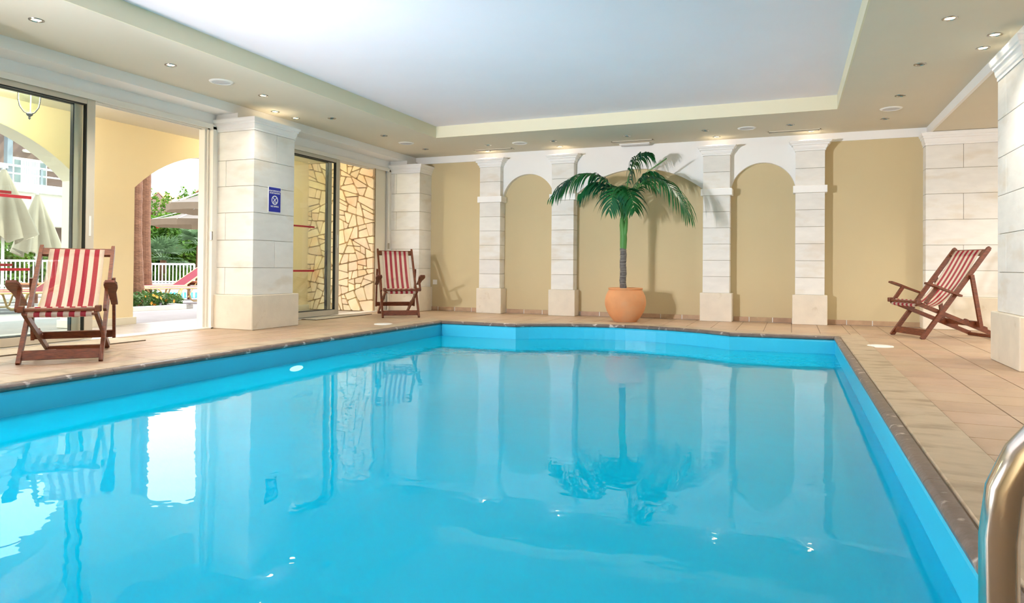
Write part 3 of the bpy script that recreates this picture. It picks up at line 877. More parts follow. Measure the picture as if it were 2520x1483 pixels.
# ------------------------------------------------------------------ deck chairs
def deck_chair(loc, ang, top, label, opaque=False):
    """local axes: x across, y backwards, z up; front feet stand at y = 0"""
    root = thing('deck_chair', label, 'chair', (loc[0], loc[1], 0), ang, 'striped wooden deck chairs')
    ts, tz = top
    L = math.hypot(ts, tz)
    A = lambda t: (ts * t, tz * t)
    hw = .263
    ax, az = ts / L, tz / L
    # main frame
    for s in (-1, 1):
        m = MB()
        m.beam((s * hw, .0, .0), (s * hw, ts, tz), .046, .028)
        m.beam((s * hw, ts - ax * .001, tz - az * .001), (s * hw, ts + ax * .016, tz + az * .016), .034, .026)
        m.build('back_rail', 'teak', root)
    y, z = A(.955)
    MB().beam((-hw + .013, y, z), (hw - .013, y, z), .075, .026, side=(0, -az, ax)).build('top_rail', 'teak', root)
    y, z = A(.055)
    MB().beam((-hw + .013, y + .004, z + .012), (hw - .013, y + .004, z + .012), .072, .022, side=(0, 1, -.3)).build('foot_rail', 'teak', root)
    # seat frame with notches at the rear
    b0, b1 = (-.03, .392), (.93, .026)
    bl = math.hypot(b1[0] - b0[0], b1[1] - b0[1]); bx, bz = (b1[0] - b0[0]) / bl, (b1[1] - b0[1]) / bl
    for s in (-1, 1):
        m = MB()
        m.beam((s * .228, b0[0], b0[1]), (s * .228, b1[0], b1[1]), .044, .026)
        for t in (.58, .655, .73, .805):
            p = (b0[0] + bx * bl * t - bz * .026, b0[1] + bz * bl * t + bx * .026)
            m.prism([(s * .228 - .013, p[0] - bx * .034, p[1] - bz * .034 - .008), (s * .228 - .013, p[0] + bx * .028, p[1] + bz * .028 - .008), (s * .228 - .013, p[0] + bx * .016 - bz * .016, p[1] + bz * .016 + bx * .016), (s * .228 - .013, p[0] - bx * .020 - bz * .016, p[1] - bz * .020 + bx * .016)], (.026, 0, 0))
        m.cbox(s * .245 - .022, s * .245 + .022, -.055, -.005, .385, .435, .006)
        m.build('seat_rail', 'teak', root)
    MB().cbox(-.262, .262, -.045, -.008, .392, .418, .007).build('front_rail', 'teak', root)
    MB().cbox(-.238, .238, .905, .940, .003, .040, .006).build('rear_rail', 'teak', root)
    # prop
    c0 = (A(.675)[0] + .03, A(.675)[1] + .012)
    t = .745 if tz < .95 else .70
    c1 = (b0[0] + bx * bl * t - bz * .03, b0[1] + bz * bl * t + bx * .03)
    for s in (-1, 1):
        m = MB().beam((s * .292, c0[0], c0[1] + .02), (s * .292, c1[0] + .005, c1[1] - .03), .042, .024)
        m.build('prop_rail', 'teak', root)
    MB().beam((-.282, c1[0], c1[1] + .005), (.282, c1[0], c1[1] + .005), .06, .024, side=(0, 1, .2)).build('prop_crossbar', 'teak', root)
    # arms and their posts
    py1, pz1 = .15, .562
    yr, zr = A(.50)
    for s in (-1, 1):
        MB().beam((s * .283, .03, .395), (s * .283, py1, pz1), .038, .024).build('arm_post', 'teak', root)
        m = MB()
        a = Vector((s * .305, .015, .625)); b = Vector((s * .305, yr + .03, zr - .012)); d = (b - a).normalized(); up = Vector((0, -d.z, d.y))
        if up.z < 0: up = -up
        out = [(-.032, .0), (-.046, .05), (-.046, .12), (-.028, .22), (-.026, (b - a).length), (.022, (b - a).length), (.028, .22), (.046, .12), (.046, .05), (.032, .0)]
        m.prism([a + Vector((s * 1, 0, 0)) * (u + .01) + d * v for u, v in out], up * -.02)
        m.build('armrest', 'teak', root)
    # sling
    P = []
    p0 = Vector((A(.972)[0], A(.972)[1])) + Vector((-az, ax)) * .0165
    pe = Vector((A(.922)[0], A(.922)[1])) + Vector((-az, ax)) * .0165
    p3 = Vector((.004, .424))
    c_1 = Vector((A(.55)[0] + .00, A(.55)[1] - .09)); c_2 = Vector((.19, .215))
    n = 26
    P = [p0]
    for i in range(n + 1):
        t = i / n; u = 1 - t
        q = pe * (u ** 3) + c_1 * (3 * u * u * t) + c_2 * (3 * u * t * t) + p3 * (t ** 3)
        P.append(q)
    P = P + [Vector((-.004, .402)), Vector((-.012, .384))]
    K = 11; w = .202
    m = MB(); rows = len(P)
    for k in range(K + 1):
        for iq, q in enumerate(P):
            sag = .014 * (1 - ((k - K / 2) / (K / 2)) ** 2) * math.sin(math.pi * max(0, min(1, (iq - 2) / 24.0)))
            m.v.append((-w + 2 * w * k / K, q.x + sag * .6, q.y - sag * .5))
    for k in range(K):
        for i in range(rows - 1):
            m.f.append((k * rows + i, (k + 1) * rows + i, (k + 1) * rows + i + 1, k * rows + i + 1)); m.m.append(k % 2)
    so = m.build('canvas_sling', ['canvas_cream', 'canvas_red'], root, smooth='all', recalc=False)
    md = so.modifiers.new('thickness', 'SOLIDIFY'); md.thickness = .0012
    # rolled hem on its dowel under the front rail
    m = MB()
    for k in range(K):
        x0, x1 = -w + 2 * w * k / K, -w + 2 * w * (k + 1) / K
        m.tube([(x0, -.028, .368), (x1, -.028, .368)], .019, 10, mi=k % 2, cap=(k in (0, K - 1)))
    m.build('rolled_hem', ['canvas_cream', 'canvas_red'], root, smooth=True, recalc=False)
    MB().tube([(-w - .02, -.028, .368), (w + .02, -.028, .368)], .009, 8).build('dowel', 'teak', root)
    return root
deck_chair((-5.095, 3.505), R_(47.5), (.86, .885), 'large striped deck chair in front of the open glass door at the frame edge')
deck_chair((-5.27, 8.66), R_(39.5), (.77, 1.0), 'striped deck chair beside the rubble stone wall and corner pillar')
deck_chair((1.205, 8.858), R_(-63.9), (.77, 1.0), 'striped deck chair seen side-on in front of the alcove')

# ------------------------------------------------------------------ palm in a terracotta pot
POT = Vector((-2.165, 9.56, 0))
pot = thing('plant_pot', 'round terracotta pot holding the palm', 'pot', POT)
MB().lathe([(.0, .0), (.155, .0), (.165, .012), (.215, .07), (.262, .15), (.286, .235), (.288, .29), (.276, .36), (.248, .42), (.232, .445), (.240, .455), (.243, .468), (.236, .474), (.222, .470), (.218, .45), (.235, .42), (.21, .40), (0, .40)], 44).build('pot_body', 'terracotta', pot, smooth=True)
MB().lathe([(0, .412), (.10, .415), (.232, .405), (.232, .395), (0, .395)], 28).build('soil', 'soil', pot)
palm = thing('potted_palm', 'tall feathery palm with drooping fronds standing in a terracotta pot', 'palm', POT + Vector((-.035, 0, 0)))
m = MB()
pr, zz = [], .40
pts, rs = [], []
for i in range(29):
    z = .40 + .63 * i / 28
    pts.append((0.004 * math.sin(i * .6), 0, z)); rs.append(.046 + (.003 if i % 4 == 0 else 0) - .002 * i / 28)
m.tube(pts, rs, 16)
m.build('trunk', 'palm_trunk', palm, smooth=True)
for z in (.53, .63, .70, .81, .86, .93, 1.0):
    MB().lathe([(.0455, z - .004), (.0495, z - .002), (.0495, z + .003), (.0455, z + .005)], 18).build('trunk_ring', 'palm_ring', palm, smooth=True)
MB().tube([(0, 0, 1.02), (0, 0, 1.08), (0.004, 0, 1.16), (.0, 0, 1.26), (-.014, 0, 1.36), (-.02, 0, 1.46)], [.045, .048, .05, .047, .042, .026], 16).build('crownshaft', 'palm_shaft', palm, smooth=True)
MB().tube([(.02, -.015, 1.16), (.035, -.02, 1.28), (.045, -.01, 1.40), (.05, 0, 1.47)], [.022, .028, .022, .012], 10).build('leaf_sheath', 'palm_shaft', palm, smooth=True)
def bez(P, t):                              # smooth curve through the given points
    P = [Vector(p) for p in P]; n = len(P) - 1
    u = max(0.0, min(.99999, t)) * n; i = int(u); f = u - i
    p0 = P[i - 1] if i > 0 else P[0] * 2 - P[1]; p1, p2 = P[i], P[i + 1]; p3 = P[i + 2] if i + 2 <= n else P[n] * 2 - P[n - 1]
    return (p1 * 2 + (p2 - p0) * f + (p0 * 2 - p1 * 5 + p2 * 4 - p3) * f * f + (p1 * 3 - p0 - p2 * 3 + p3) * f ** 3) * .5
def frond(ctrl, n, lmax, start, droop, width, parent, seed, spread=1.0, mat='palm_leaf', fwd=0.5, r0=.014):
    rg = random.Random(seed)
    pts = [bez(ctrl, i / 24) for i in range(25)]
    m = MB()
    G = Vector((0, 0, -1))
    for k in range(n):
        t = start + (1 - start) * (k + .5) / n
        for side in (-1, 1):
            tt = min(.995, t + rg.uniform(-.01, .01))
            p = bez(ctrl, tt); d = (bez(ctrl, min(1, tt + .02)) - bez(ctrl, max(0, tt - .02))).normalized()
            sd = d.cross(Vector((0, 0, 1)))
            sd = sd.normalized() if sd.length > .05 else Vector((0, -1, 0))
            e = (tt - start) / (1 - start)
            ln = lmax * (math.sin(math.pi * min(1, .16 + .80 * e)) ** .6) * rg.uniform(.82, 1.1)
            dirn = (sd * side * spread + d * (fwd + .7 * e * e) + Vector((0, 0, .30)) + Vector((rg.uniform(-.15, .15), rg.uniform(-.15, .15), rg.uniform(-.1, .1)))).normalized()
            q = p.copy(); seg = 6; base = len(m.v)
            wv = d.copy()
            for i in range(seg + 1):
                f = i / seg
                ww = width * (.5 + 1.0 * f if f < .3 else .8 * (1 - ((f - .3) / .7) ** 1.6) + .0) * .5 + .0005
                nn = (wv - dirn * wv.dot(dirn)).normalized()
                up = dirn.cross(nn)
                m.v += [tuple(q - nn * ww), tuple(q + up * ww * .35), tuple(q + nn * ww)]
                dirn = (dirn + G * (droop * (.25 + .9 * f) / seg * 2.2)).normalized()
                q = q + dirn * (ln / seg)
            for i in range(seg):
                a = base + i * 3; b = a + 3
                m.f += [(a, a + 1, b + 1, b), (a + 1, a + 2, b + 2, b + 1)]; m.m += [0, 0]
    o = m.build('frond', mat, parent, smooth='all', recalc=False)
    rs = [max(.0025, r0 * (1 - i / 25)) for i in range(25)]
    MB().tube(pts, rs, 7).build('leaf_stem', 'palm_shaft', o, smooth=True)
    return o
X0 = -.02
# (points in the palm's own axes; the viewer is towards -y)
frond([(X0, 0, 1.42), (-.06, -.02, 1.72), (-.22, -.08, 1.97), (-.46, -.14, 2.08), (-.74, -.18, 1.99), (-.99, -.20, 1.78)], 36, .52, .28, 1.5, .034, palm, 1)
frond([(X0, .02, 1.42), (-.06, .04, 1.68), (-.18, .08, 1.88), (-.40, .06, 1.96), (-.62, .0, 1.84)], 30, .54, .26, 1.6, .036, palm, 2)
frond([(X0 + .02, 0, 1.42), (.035, .0, 1.80), (.09, .02, 2.12), (.20, .02, 2.31), (.34, .0, 2.36)], 34, .42, .36, 1.5, .026, palm, 3, fwd=.1)
frond([(X0 + .03, .02, 1.42), (.10, .05, 1.78), (.22, .08, 2.02), (.40, .08, 2.09), (.58, .05, 1.98)], 24, .32, .44, 1.5, .03, palm, 4)
frond([(X0 + .03, 0, 1.42), (.12, -.03, 1.72), (.30, -.08, 1.96), (.54, -.14, 1.95), (.78, -.18, 1.74), (.93, -.20, 1.48)], 38, .60, .34, 1.3, .030, palm, 5)
frond([(X0, -.02, 1.44), (-.015, -.10, 1.74), (-.03, -.26, 1.86), (-.06, -.40, 1.74), (-.09, -.46, 1.52)], 15, .38, .40, 1.3, .046, palm, 6, spread=1.0)
frond([(X0 + .01, -.02, 1.44), (.04, -.10, 1.72), (.10, -.24, 1.84), (.19, -.36, 1.72), (.25, -.42, 1.52)], 15, .38, .38, 1.3, .046, palm, 7, spread=1.0)
frond([(X0, .02, 1.42), (-.04, .12, 1.72), (-.14, .26, 1.93), (-.27, .36, 1.86)], 14, .30, .40, 1.3, .03, palm, 8)
frond([(X0 + .02, .02, 1.42), (.08, .12, 1.74), (.20, .26, 1.98), (.40, .36, 1.90)], 16, .32, .40, 1.3, .03, palm, 9)
MB().tube([(.03, .0, 1.44), (.16, .0, 1.80), (.34, .0, 2.10), (.60, .0, 2.27)], [.012, .013, .012, .008], 7).build('unopened_spear', 'palm_shaft', palm, smooth=True)

# ------------------------------------------------------------------ ceiling fittings
KC = .9931
def downlight(x, y, lit, label, grp):
    x, y = x * KC, y * KC
    root = thing('ceiling_downlight', label, 'downlight', (x, y, CEIL), 0, grp)
    me = DL.get('ring')
    if me is None:
        DL['ring'] = MB().lathe([(.036, -.001), (.040, -.006), (.052, -.005), (.054, 0), (.052, .004), (.036, .004)], 22, close=True).mesh('bezel', 'steel_ring', smooth=True)
        DL['on'] = MB().lathe([(0, -.0015), (.024, -.002), (.037, .0005), (.037, .003), (0, .003)], 20).mesh('bulb', 'bulb_warm')
        DL['off'] = MB().lathe([(0, -.0035), (.012, -.004), (.015, -.001), (.037, .0005), (.037, .003), (0, .003)], 20).mesh('bulb', 'bulb_off')
    link('bezel', DL['ring'], root)
    link('bulb', DL['on' if lit else 'off'], root)
    if lit:
        l = lamp('downlight_beam', 'SPOT', (0, 0, -.012), (2 if (x < -5.75 or x > 1.4) else 14 if (x < -5 and 5.5 < y < 6.5) else 48), (1, .89, .76), .03, (0, 0, 0), spot_size=R_(125), spot_blend=.7)
        l.parent = root
    return root
DL = {}
g_l = 'recessed ceiling downlights'
spots = [(-5.45, 3.52, 1, 'lit downlight nearest the viewer above the glass doors'), (-5.47, 4.785, 1, 'lit downlight next to the round speaker above the open door'),
         (-5.47, 6.018, 1, 'lit downlight above the deck in front of the signed pillar'), (-5.90, 6.70, 1, 'lit downlight washing the signed pillar, nearer one of the pair'),
         (-5.91, 7.09, 1, 'lit downlight washing the signed pillar, farther one of the pair'), (-5.475, 7.262, 0, 'dark downlight just past the signed pillar'),
         (-5.485, 8.49, 0, 'dark downlight above the far sliding door panel'), (-5.48, 9.70, 0, 'dark downlight in the corner by the glass doors'),
         (-4.373, 9.70, 0, 'dark downlight in front of the first pilaster and air slot'), (-4.60, 10.19, 1, 'lit downlight washing the first pilaster from the doors'),
         (-3.305, 9.71, 0, 'dark downlight in front of the pilaster left of the palm'), (-3.36, 10.19, 1, 'lit downlight washing the pilaster left of the palm'),
         (-2.185, 9.683, 0, 'dark downlight directly above the potted palm'), (-1.10, 9.67, 0, 'dark downlight in front of the pilaster right of the palm'),
         (-1.00, 10.19, 1, 'lit downlight washing the pilaster right of the palm'), (-.02, 9.66, 0, 'dark downlight in front of the empty niche'),
         (.245, 10.19, 1, 'lit downlight beside the long air slot near the last pilaster'), (1.075, 9.668, 0, 'dark downlight in the ceiling corner by the alcove'),
         (1.085, 8.44, 0, 'dark downlight between the round speaker and the corner of the white recess'), (1.088, 7.217, 0, 'dark downlight on the border beside the recess, nearest the lit pair'),
         (1.50, 6.874, 1, 'lit downlight over the stone pier, farther one of the pair'), (1.503, 6.517, 1, 'lit downlight over the stone pier, nearer one of the pair'),
         (1.095, 5.978, 1, 'lit downlight closest to the viewer on the alcove border')]
for x, y, lit, lb in spots: downlight(x, y, lit, lb, g_l)
for x, y, lb in ((3.2, 8.7, 'added unseen downlight deep in the alcove ceiling behind the deck chair'), (3.2, 7.0, 'added unseen downlight deep in the alcove ceiling behind the stone pier'), (3.2, 5.0, 'added unseen downlight in the alcove ceiling nearest the viewer')):
    o = downlight(x, y, 1, lb, g_l); o.location.z = 2.535  # added fill: alcove downlights out of view, put in to brighten it
    for c in o.children:
        if c.type == 'LIGHT': c.data.energy = 70; c.data.spot_size = R_(150)
for x, y, lb in ((-5.468, 5.41, 'round white ceiling speaker above the open door near the viewer'), (-5.488, 9.12, 'round white ceiling speaker above the far deck chair'),
                 (-3.84, 9.70, 'round white ceiling speaker in front of the narrow arch'), (-.559, 9.69, 'round white ceiling speaker in front of the empty niche'),
                 (1.076, 9.084, 'round white ceiling speaker on the alcove side border')):
    root = thing('ceiling_speaker', lb, 'speaker', (x * KC, y * KC, CEIL), 0, 'round ceiling speakers')
    MB().lathe([(.092, .002), (.092, -.010), (.112, -.008), (.120, .0), (.118, .002)], 32, close=True).build('rim', 'plastic_white', root, smooth=True)
    MB().lathe([(0, -.010), (.05, -.009), (.092, -.006), (.092, .002), (0, .002)], 32).build('grille', 'speaker_grey', root, smooth=True)
for x0, x1, lb in ((-4.78, -4.115, 'slotted ceiling air vent in front of the first pilaster'), (-2.507, -1.883, 'slotted ceiling air vent above the potted palm'), (-.305, .362, 'slotted ceiling air vent near the last pilaster')):
    root = thing('ceiling_vent', lb, 'vent', (0, 0, CEIL), 0, 'slotted ceiling vents')
    y0, y1 = 9.975, 10.085
    x0, x1 = x0 * KC, x1 * KC
    m = MB().box(x0, x1, y0, y0 + .014, -.008, 0).box(x0, x1, y1 - .014, y1, -.008, 0).box(x0, x0 + .014, y0, y1, -.008, 0).box(x1 - .014, x1, y0, y1, -.008, 0)
    m.build('frame', 'soffit_paint', root)
    MB().box(x0 + .01, x1 - .01, y0 + .01, y1 - .01, -.001, 0).build('recess', 'vent_dark', root)
    for k in range(3):
        yy = y0 + .03 + k * .025
        MB().hexa([(x0 + .014, yy, -.007), (x1 - .014, yy, -.007), (x1 - .014, yy + .004, -.007), (x0 + .014, yy + .004, -.007), (x0 + .014, yy + .008, -.001), (x1 - .014, yy + .008, -.001), (x1 - .014, yy + .012, -.001), (x0 + .014, yy + .012, -.001)]).build('slat', 'soffit_paint', root)
el = thing('emergency_light', 'slim white ceiling light box above the potted palm', 'light', (-2.19, 10.25, CEIL))
MB().cbox(-.23, .23, -.055, .055, -.022, 0, .006).build('housing', 'plastic_white', el)
MB().cbox(-.215, .215, -.045, .045, -.034, -.022, .006).build('diffuser', 'speaker_grey', el)

# ------------------------------------------------------------------ small fittings
# no-diving sign on the pillar's room side (faces +x)
sg = thing('wall_sign', 'blue no diving sign with white pictogram on the stone pillar', 'sign', (-5.7499, 6.533, 1.535))
MB().cbox(0, .006, -.108, .108, -.155, .152, .001).build('plate', 'sign_white', sg)
MB().box(.006, .0072, -.100, .100, -.147, .145).build('blue_field', 'sign_blue', sg)
def text(body, size, y, z, width=None):
    cu = bpy.data.curves.new('lettering', 'FONT')
    cu.body = body; cu.size = size; cu.align_x = 'CENTER'; cu.align_y = 'CENTER'; cu.extrude = .0004; cu.offset = .0006
    cu.materials.append(MATS['sign_white'])
    o = bpy.data.objects.new('lettering', cu); COL.objects.link(o); o.parent = sg
    o.location = (.0078, y, z); o.rotation_euler = (math.pi / 2, 0, math.pi / 2)
    dg = bpy.context.evaluated_depsgraph_get()
    me = bpy.data.meshes.new_from_object(o.evaluated_get(dg))
    for v in me.vertices: v.co.x *= (width or 1.0)
    n = link('lettering', me, sg, o.location, 0); n.rotation_euler = o.rotation_euler
    bpy.data.objects.remove(o)
    return n
text('ΑΠΑΓΟΡΕΥΟΝΤΑΙ', .0225, 0, .102, 1.05)
text('ΟΙ ΚΑΤΑΔΥΣΕΙΣ', .0225, 0, .077, 1.05)
text('NO DIVING', .026, 0, -.082, 1.0)
m = MB()
def ringyz(m, r0, r1, cz, n=36, x=.0072, th=.0008):
    for k in range(n):
        a, b = 2 * math.pi * k / n, 2 * math.pi * (k + 1) / n
        m.hexa([(x, r0 * math.cos(a), cz + r0 * math.sin(a)), (x, r1 * math.cos(a), cz + r1 * math.sin(a)), (x, r1 * math.cos(b), cz + r1 * math.sin(b)), (x, r0 * math.cos(b), cz + r0 * math.sin(b)),
                (x + th, r0 * math.cos(a), cz + r0 * math.sin(a)), (x + th, r1 * math.cos(a), cz + r1 * math.sin(a)), (x + th, r1 * math.cos(b), cz + r1 * math.sin(b)), (x + th, r0 * math.cos(b), cz + r0 * math.sin(b))])
ringyz(m, .043, .055, -.006)
m.beam((.0076, -.036, .030), (.0076, .036, -.040), .009, .0008)
m.build('prohibition_ring', 'sign_white', sg)
m = MB()
m.beam((.0076, -.014, -.020), (.0076, .018, .012), .010, .0008).beam((.0076, .016, .010), (.0076, .032, .022), .007, .0008).beam((.0076, -.010, -.012), (.0076, -.024, -.018), .006, .0008)
m.lathe([(0, 0), (.0065, 0), (.0065, .0008), (0, .0008)], 12)
for i in range(len(m.v) - 48, len(m.v)):
    x, y, z = m.v[i]; m.v[i] = (.0072 + z, -.019 + x, -.027 + y)
for k in range(4):
    m.beam((.0076, -.024 + k * .012, -.036), (.0076, -.012 + k * .012, -.033 if k % 2 else -.039), .004, .0008)
m.build('diver_pictogram', 'sign_white', sg)
sw = thing('wall_switch', 'small cream wall switch near the corner behind the far deck chair', 'switch', (-5.66, YB, .485))
MB().cbox(-.041, .041, -.010, 0, -.041, .041, .003).build('plate', 'plastic_white', sw)
MB().cbox(-.026, .026, -.014, -.010, -.026, .026, .002).build('rocker', 'plastic_white', sw)
for x0, x1, y0, y1, lb in ((-6.28, -5.86, 3.0, 4.88, 'beige doormat behind the nearest deck chair'), (-6.28, -6.03, 7.70, 9.05, 'beige doormat outside the far door opening')):
    dm = thing('doormat', lb, 'doormat', ((x0 + x1) / 2, (y0 + y1) / 2, 0))
    w, h = (x1 - x0) / 2, (y1 - y0) / 2
    MB().cbox(-w + .008, w - .008, -h + .008, h - .008, 0.0005, .010, .002).build('pile', 'mat_beige', dm)
    MB().box(-w, w, -h, -h + .012, .0005, .008).box(-w, w, h - .012, h, .0005, .008).box(-w, -w + .012, -h, h, .0005, .008).box(w - .012, w, -h, h, .0005, .008).build('border', 'mat_edge', dm)
for x, y, lb in ((.815, 7.63, 'round white skimmer lid in the deck near the alcove chair'), (-4.87, 7.57, 'round white skimmer lid in the deck near the far deck chair')):
    sk = thing('skimmer_lid', lb, 'lid', (x, y, 0), 0, 'round skimmer lids')
    MB().lathe([(.092, 0), (.118, 0), (.118, .006), (.112, .009), (.094, .008), (.092, .005)], 32, close=True).build('ring', 'plastic_white', sk, smooth=True)
    MB().lathe([(0, .0005), (.090, .0005), (.090, .006), (.084, .009), (.03, .010), (0, .010)], 32).build('cover', 'plastic_white', sk, smooth=True)
# fittings in the pool walls
pl = thing('pool_lamp', 'lit oval underwater lamp in the pool wall below the glass doors', 'pool lamp', (PX0 - .004, 5.39, -.25), 0, 'underwater pool lamps')
def oval(m, ry, rz, x0, x1, n=30):
    m.v += [(x, ry * math.cos(2 * math.pi * k / n), rz * math.sin(2 * math.pi * k / n)) for x in (x0, x1) for k in range(n)]
    b = len(m.v) - 2 * n
    for k in range(n): m.f.append((b + k, b + (k + 1) % n, b + n + (k + 1) % n, b + n + k)); m.m.append(0)
    m.f.append(tuple(b + k for k in range(n))); m.f.append(tuple(b + n + k for k in reversed(range(n)))); m.m += [0, 0]
    return m
oval(MB(), .105, .034, 0, .010).build('rim', 'steel_ring', pl)
oval(MB(), .094, .026, .004, .014).build('lens', 'pool_lens', pl)
pl = thing('pool_lamp', 'unlit underwater lamp in the pool wall beside the deck', 'pool lamp', (PX1 + .004, 3.62, -.352), 0, 'underwater pool lamps')
m = MB()
for (rr, x0, x1, nm, mt) in ((.105, -.010, 0, 'rim', 'plastic_white'), (.084, -.014, -.006, 'lens', 'speaker_grey')):
    oval(MB(), rr, rr * .40, x0, x1).build(nm, mt, pl)
# polished grab rail arching from the deck into the water
gr = thing('grab_rail', 'polished steel pool ladder rail at the deck edge in the foreground', 'handrail', (.24, 1.02, 0))
pts = [(.006, 0, -1.0), (.006, 0, -.4), (.003, 0, .1), (0, 0, .36), (0, 0, .42)]
for i in range(1, 13):
    a = math.pi * i / 12
    pts.append((.19 - .19 * math.cos(a), 0, .43 + .19 * math.sin(a)))
pts += [(.38, 0, .36), (.38, 0, .15), (.38, 0, .004)]
MB().tube(pts, .0215, 24).build('tube', 'chrome', gr, smooth=True)
MB().lathe([(.022, .004), (.045, .004), (.045, .014), (.030, .022), (.022, .022)], 24, c=(.38, 0, .002), close=True).build('floor_flange', 'chrome', gr, smooth=True)
for z in (-.55, -.85): MB().cbox(-.03, .03, -.36, 0, z - .015, z + .015, .006).build('tread', 'chrome', gr)
MB().tube([(.006, -.36, -1.0), (.006, -.36, -.5)], .0215, 16).build('lower_stile', 'chrome', gr, smooth=True)

# ------------------------------------------------------------------ terrace and garden outside
struct(MB().box(-60, -7.7, -30, 70, -.3, -.012).box(4.6, 40, -30, 70, -.3, -.012).build('ground', 'terrace'), 'pale paved terrace outside the arcade', 'ground')
# outdoor pool strip seen between the loungers and the railing
def cam_ground(x, y): 
    d = ray(x, y); return C0 + d * ((0 - CAMZ) / d.z)
def basis_place(px, D):
    p = at(px, 660, D); return Vector((p.x, p.y, 0))
A0, A1, A2, A3 = [basis_place(a, b) for a, b in ((300, 15.6), (640, 15.6), (640, 18.6), (300, 18.6))]
struct(MB().prism([(p.x, p.y, -.011) for p in (A0, A1, A2, A3)], (0, 0, .008)).build('outdoor_pool_water', 'outdoor_water'), 'strip of turquoise outdoor pool behind the red loungers', 'pool')
def trunk(px, D, r, h, label, lean=0.0):
    b = basis_place(px, D)
    root = thing('palm_tree', label, 'palm tree', b)
    pts, rs = [], []
    for i in range(60):
        f = i / 59; pts.append((lean * f * f, 0, h * f))
        rs.append(r * (1.25 - .35 * min(1, f * 5)) * (1 + .035 * (i % 2)))
    MB().tube(pts, rs, 18).build('trunk', 'trunk_brown', root, smooth=False)
    rg = random.Random(int(px)); m = MB()
    for k in range(16):
        a = k * 2.399; e = rg.uniform(-.2, .9); L = 1.15
        t = Vector((lean, 0, h)); d = Vector((math.cos(a), math.sin(a), e)).normalized()
        for s in range(24):
            f = s / 24; p = t + d * (L * f) + Vector((0, 0, -1.0 * f * f * L * .6))
            sd = d.cross(Vector((0, 0, 1))).normalized()
            for q in (-1, 1):
                tip = p + sd * (q * .35) + d * .15 + Vector((0, 0, -.15))
                m.poly([p - d * .02, tip, p + d * .02])
    m.build('crown', 'leaf_green', root, recalc=False)
trunk(323, 12.0, .175, 6.5, 'dark palm trunk beside the arcade arch, nearer of the two')
trunk(351, 14.5, .155, 6.5, 'sunlit palm trunk beside the arcade arch, behind the dark one')
# planting bed with kerb
ka, kb, kc = cam_ground(300, 766), cam_ground(475, 757.5), cam_ground(452, 750)
kb2 = Vector((kb.x, kb.y, 0))
kd = thing('garden_bed', 'low planting bed with a pale kerb at the palm trunks', 'garden bed', (0, 0, 0))
dv = (kb - ka).normalized(); nv = Vector((-dv.y, dv.x, 0))
if nv.dot(Vector((_F.x, _F.y, 0))) < 0: nv = -nv
def slabp(a, b, w0, w1, h, name, mat, parent, z0=-.01):
    q = [a + nv * w0, b + nv * w0, b + nv * w1, a + nv * w1]
    MB().prism([(p.x, p.y, z0) for p in q], (0, 0, h - z0)).build(name, mat, parent)
slabp(ka, kb, 0, .12, .06, 'kerb', 'kerb_grey', kd)
slabp(kb - dv * .12, kb, 0, .6, .06, 'kerb', 'kerb_grey', kd)
slabp(ka, kb - dv * .12, .12, .6, .035, 'soil', 'soil', kd)
MB().tube([at(372, 757, 12.0) + Vector((0, 0, .0)), at(385, 748, 12.0), at(396, 746, 11.9), at(393, 752, 11.8), at(384, 762, 11.7)], .018, 8).build('hose_end', 'hose', None, smooth=True)
tag(bpy.data.objects['hose_end'], 'dark loop of garden hose sticking up from the planting bed', 'hose')
def leafball(name, label, cat, centre, rad, n, size, mat, seed, flowers=None, group=None, parts='foliage', stems=True, nf=14):
    rg = random.Random(seed)
    root = thing(name, label, cat, (centre.x, centre.y, 0), 0, group)
    m = MB(); fl_ = MB()
    for k in range(n):
        while True:
            p = Vector((rg.uniform(-1, 1), rg.uniform(-1, 1), rg.uniform(-1, 1)))
            if p.length <= 1: break
        if p.length > 1e-3: p = p.normalized() * (p.length ** .45)
        wob = 1 + .22 * math.sin(p.x * 7 + seed) * math.cos(p.z * 6 + seed * 2)
        q = Vector((p.x * rad[0] * wob, p.y * rad[1] * wob, centre.z + p.z * rad[2] * wob))
        if q.z < .02: continue
        a = Vector((rg.uniform(-1, 1), rg.uniform(-1, 1), rg.uniform(-.6, .9))).normalized(); b = a.orthogonal().normalized()
        b = (b * math.cos(k) + a.cross(b) * math.sin(k)); s = size * rg.uniform(.6, 1.3)
        m.quad(q - a * s, q + b * s * .45, q + a * s, q - b * s * .45)
    m.build(parts, mat, root, recalc=False)
    if stems:
        s_ = MB()
        for k in range(5):
            a = k * 1.256; s_.tube([(math.cos(a) * .1, math.sin(a) * .1, 0), (math.cos(a) * rad[0] * .4, math.sin(a) * rad[1] * .4, centre.z)], .03, 5)
        s_.build('stem', 'trunk_brown', root)
    if flowers:
        for k in range(nf):
            th = rg.uniform(0, 6.28); ph = rg.uniform(-.3, .8)
            d = Vector((math.cos(th) * math.cos(ph), math.sin(th) * math.cos(ph), math.sin(ph)))
            q = Vector((d.x * rad[0], d.y * rad[1], centre.z + d.z * rad[2])) * 1.0
            s = size * .75
            for j in range(5):
                a = j * 1.257; u = d.orthogonal().normalized(); v = d.cross(u)
                e1 = (u * math.cos(a) + v * math.sin(a)); e2 = (u * math.cos(a + .9) + v * math.sin(a + .9))
                fl_.quad(q, q + e1 * s + d * s * .3, q + (e1 + e2) * s * .7 + d * s * .4, q + e2 * s + d * s * .3)
        f = fl_.build('blossoms', flowers, root, recalc=False); f['kind'] = 'stuff'
    return root
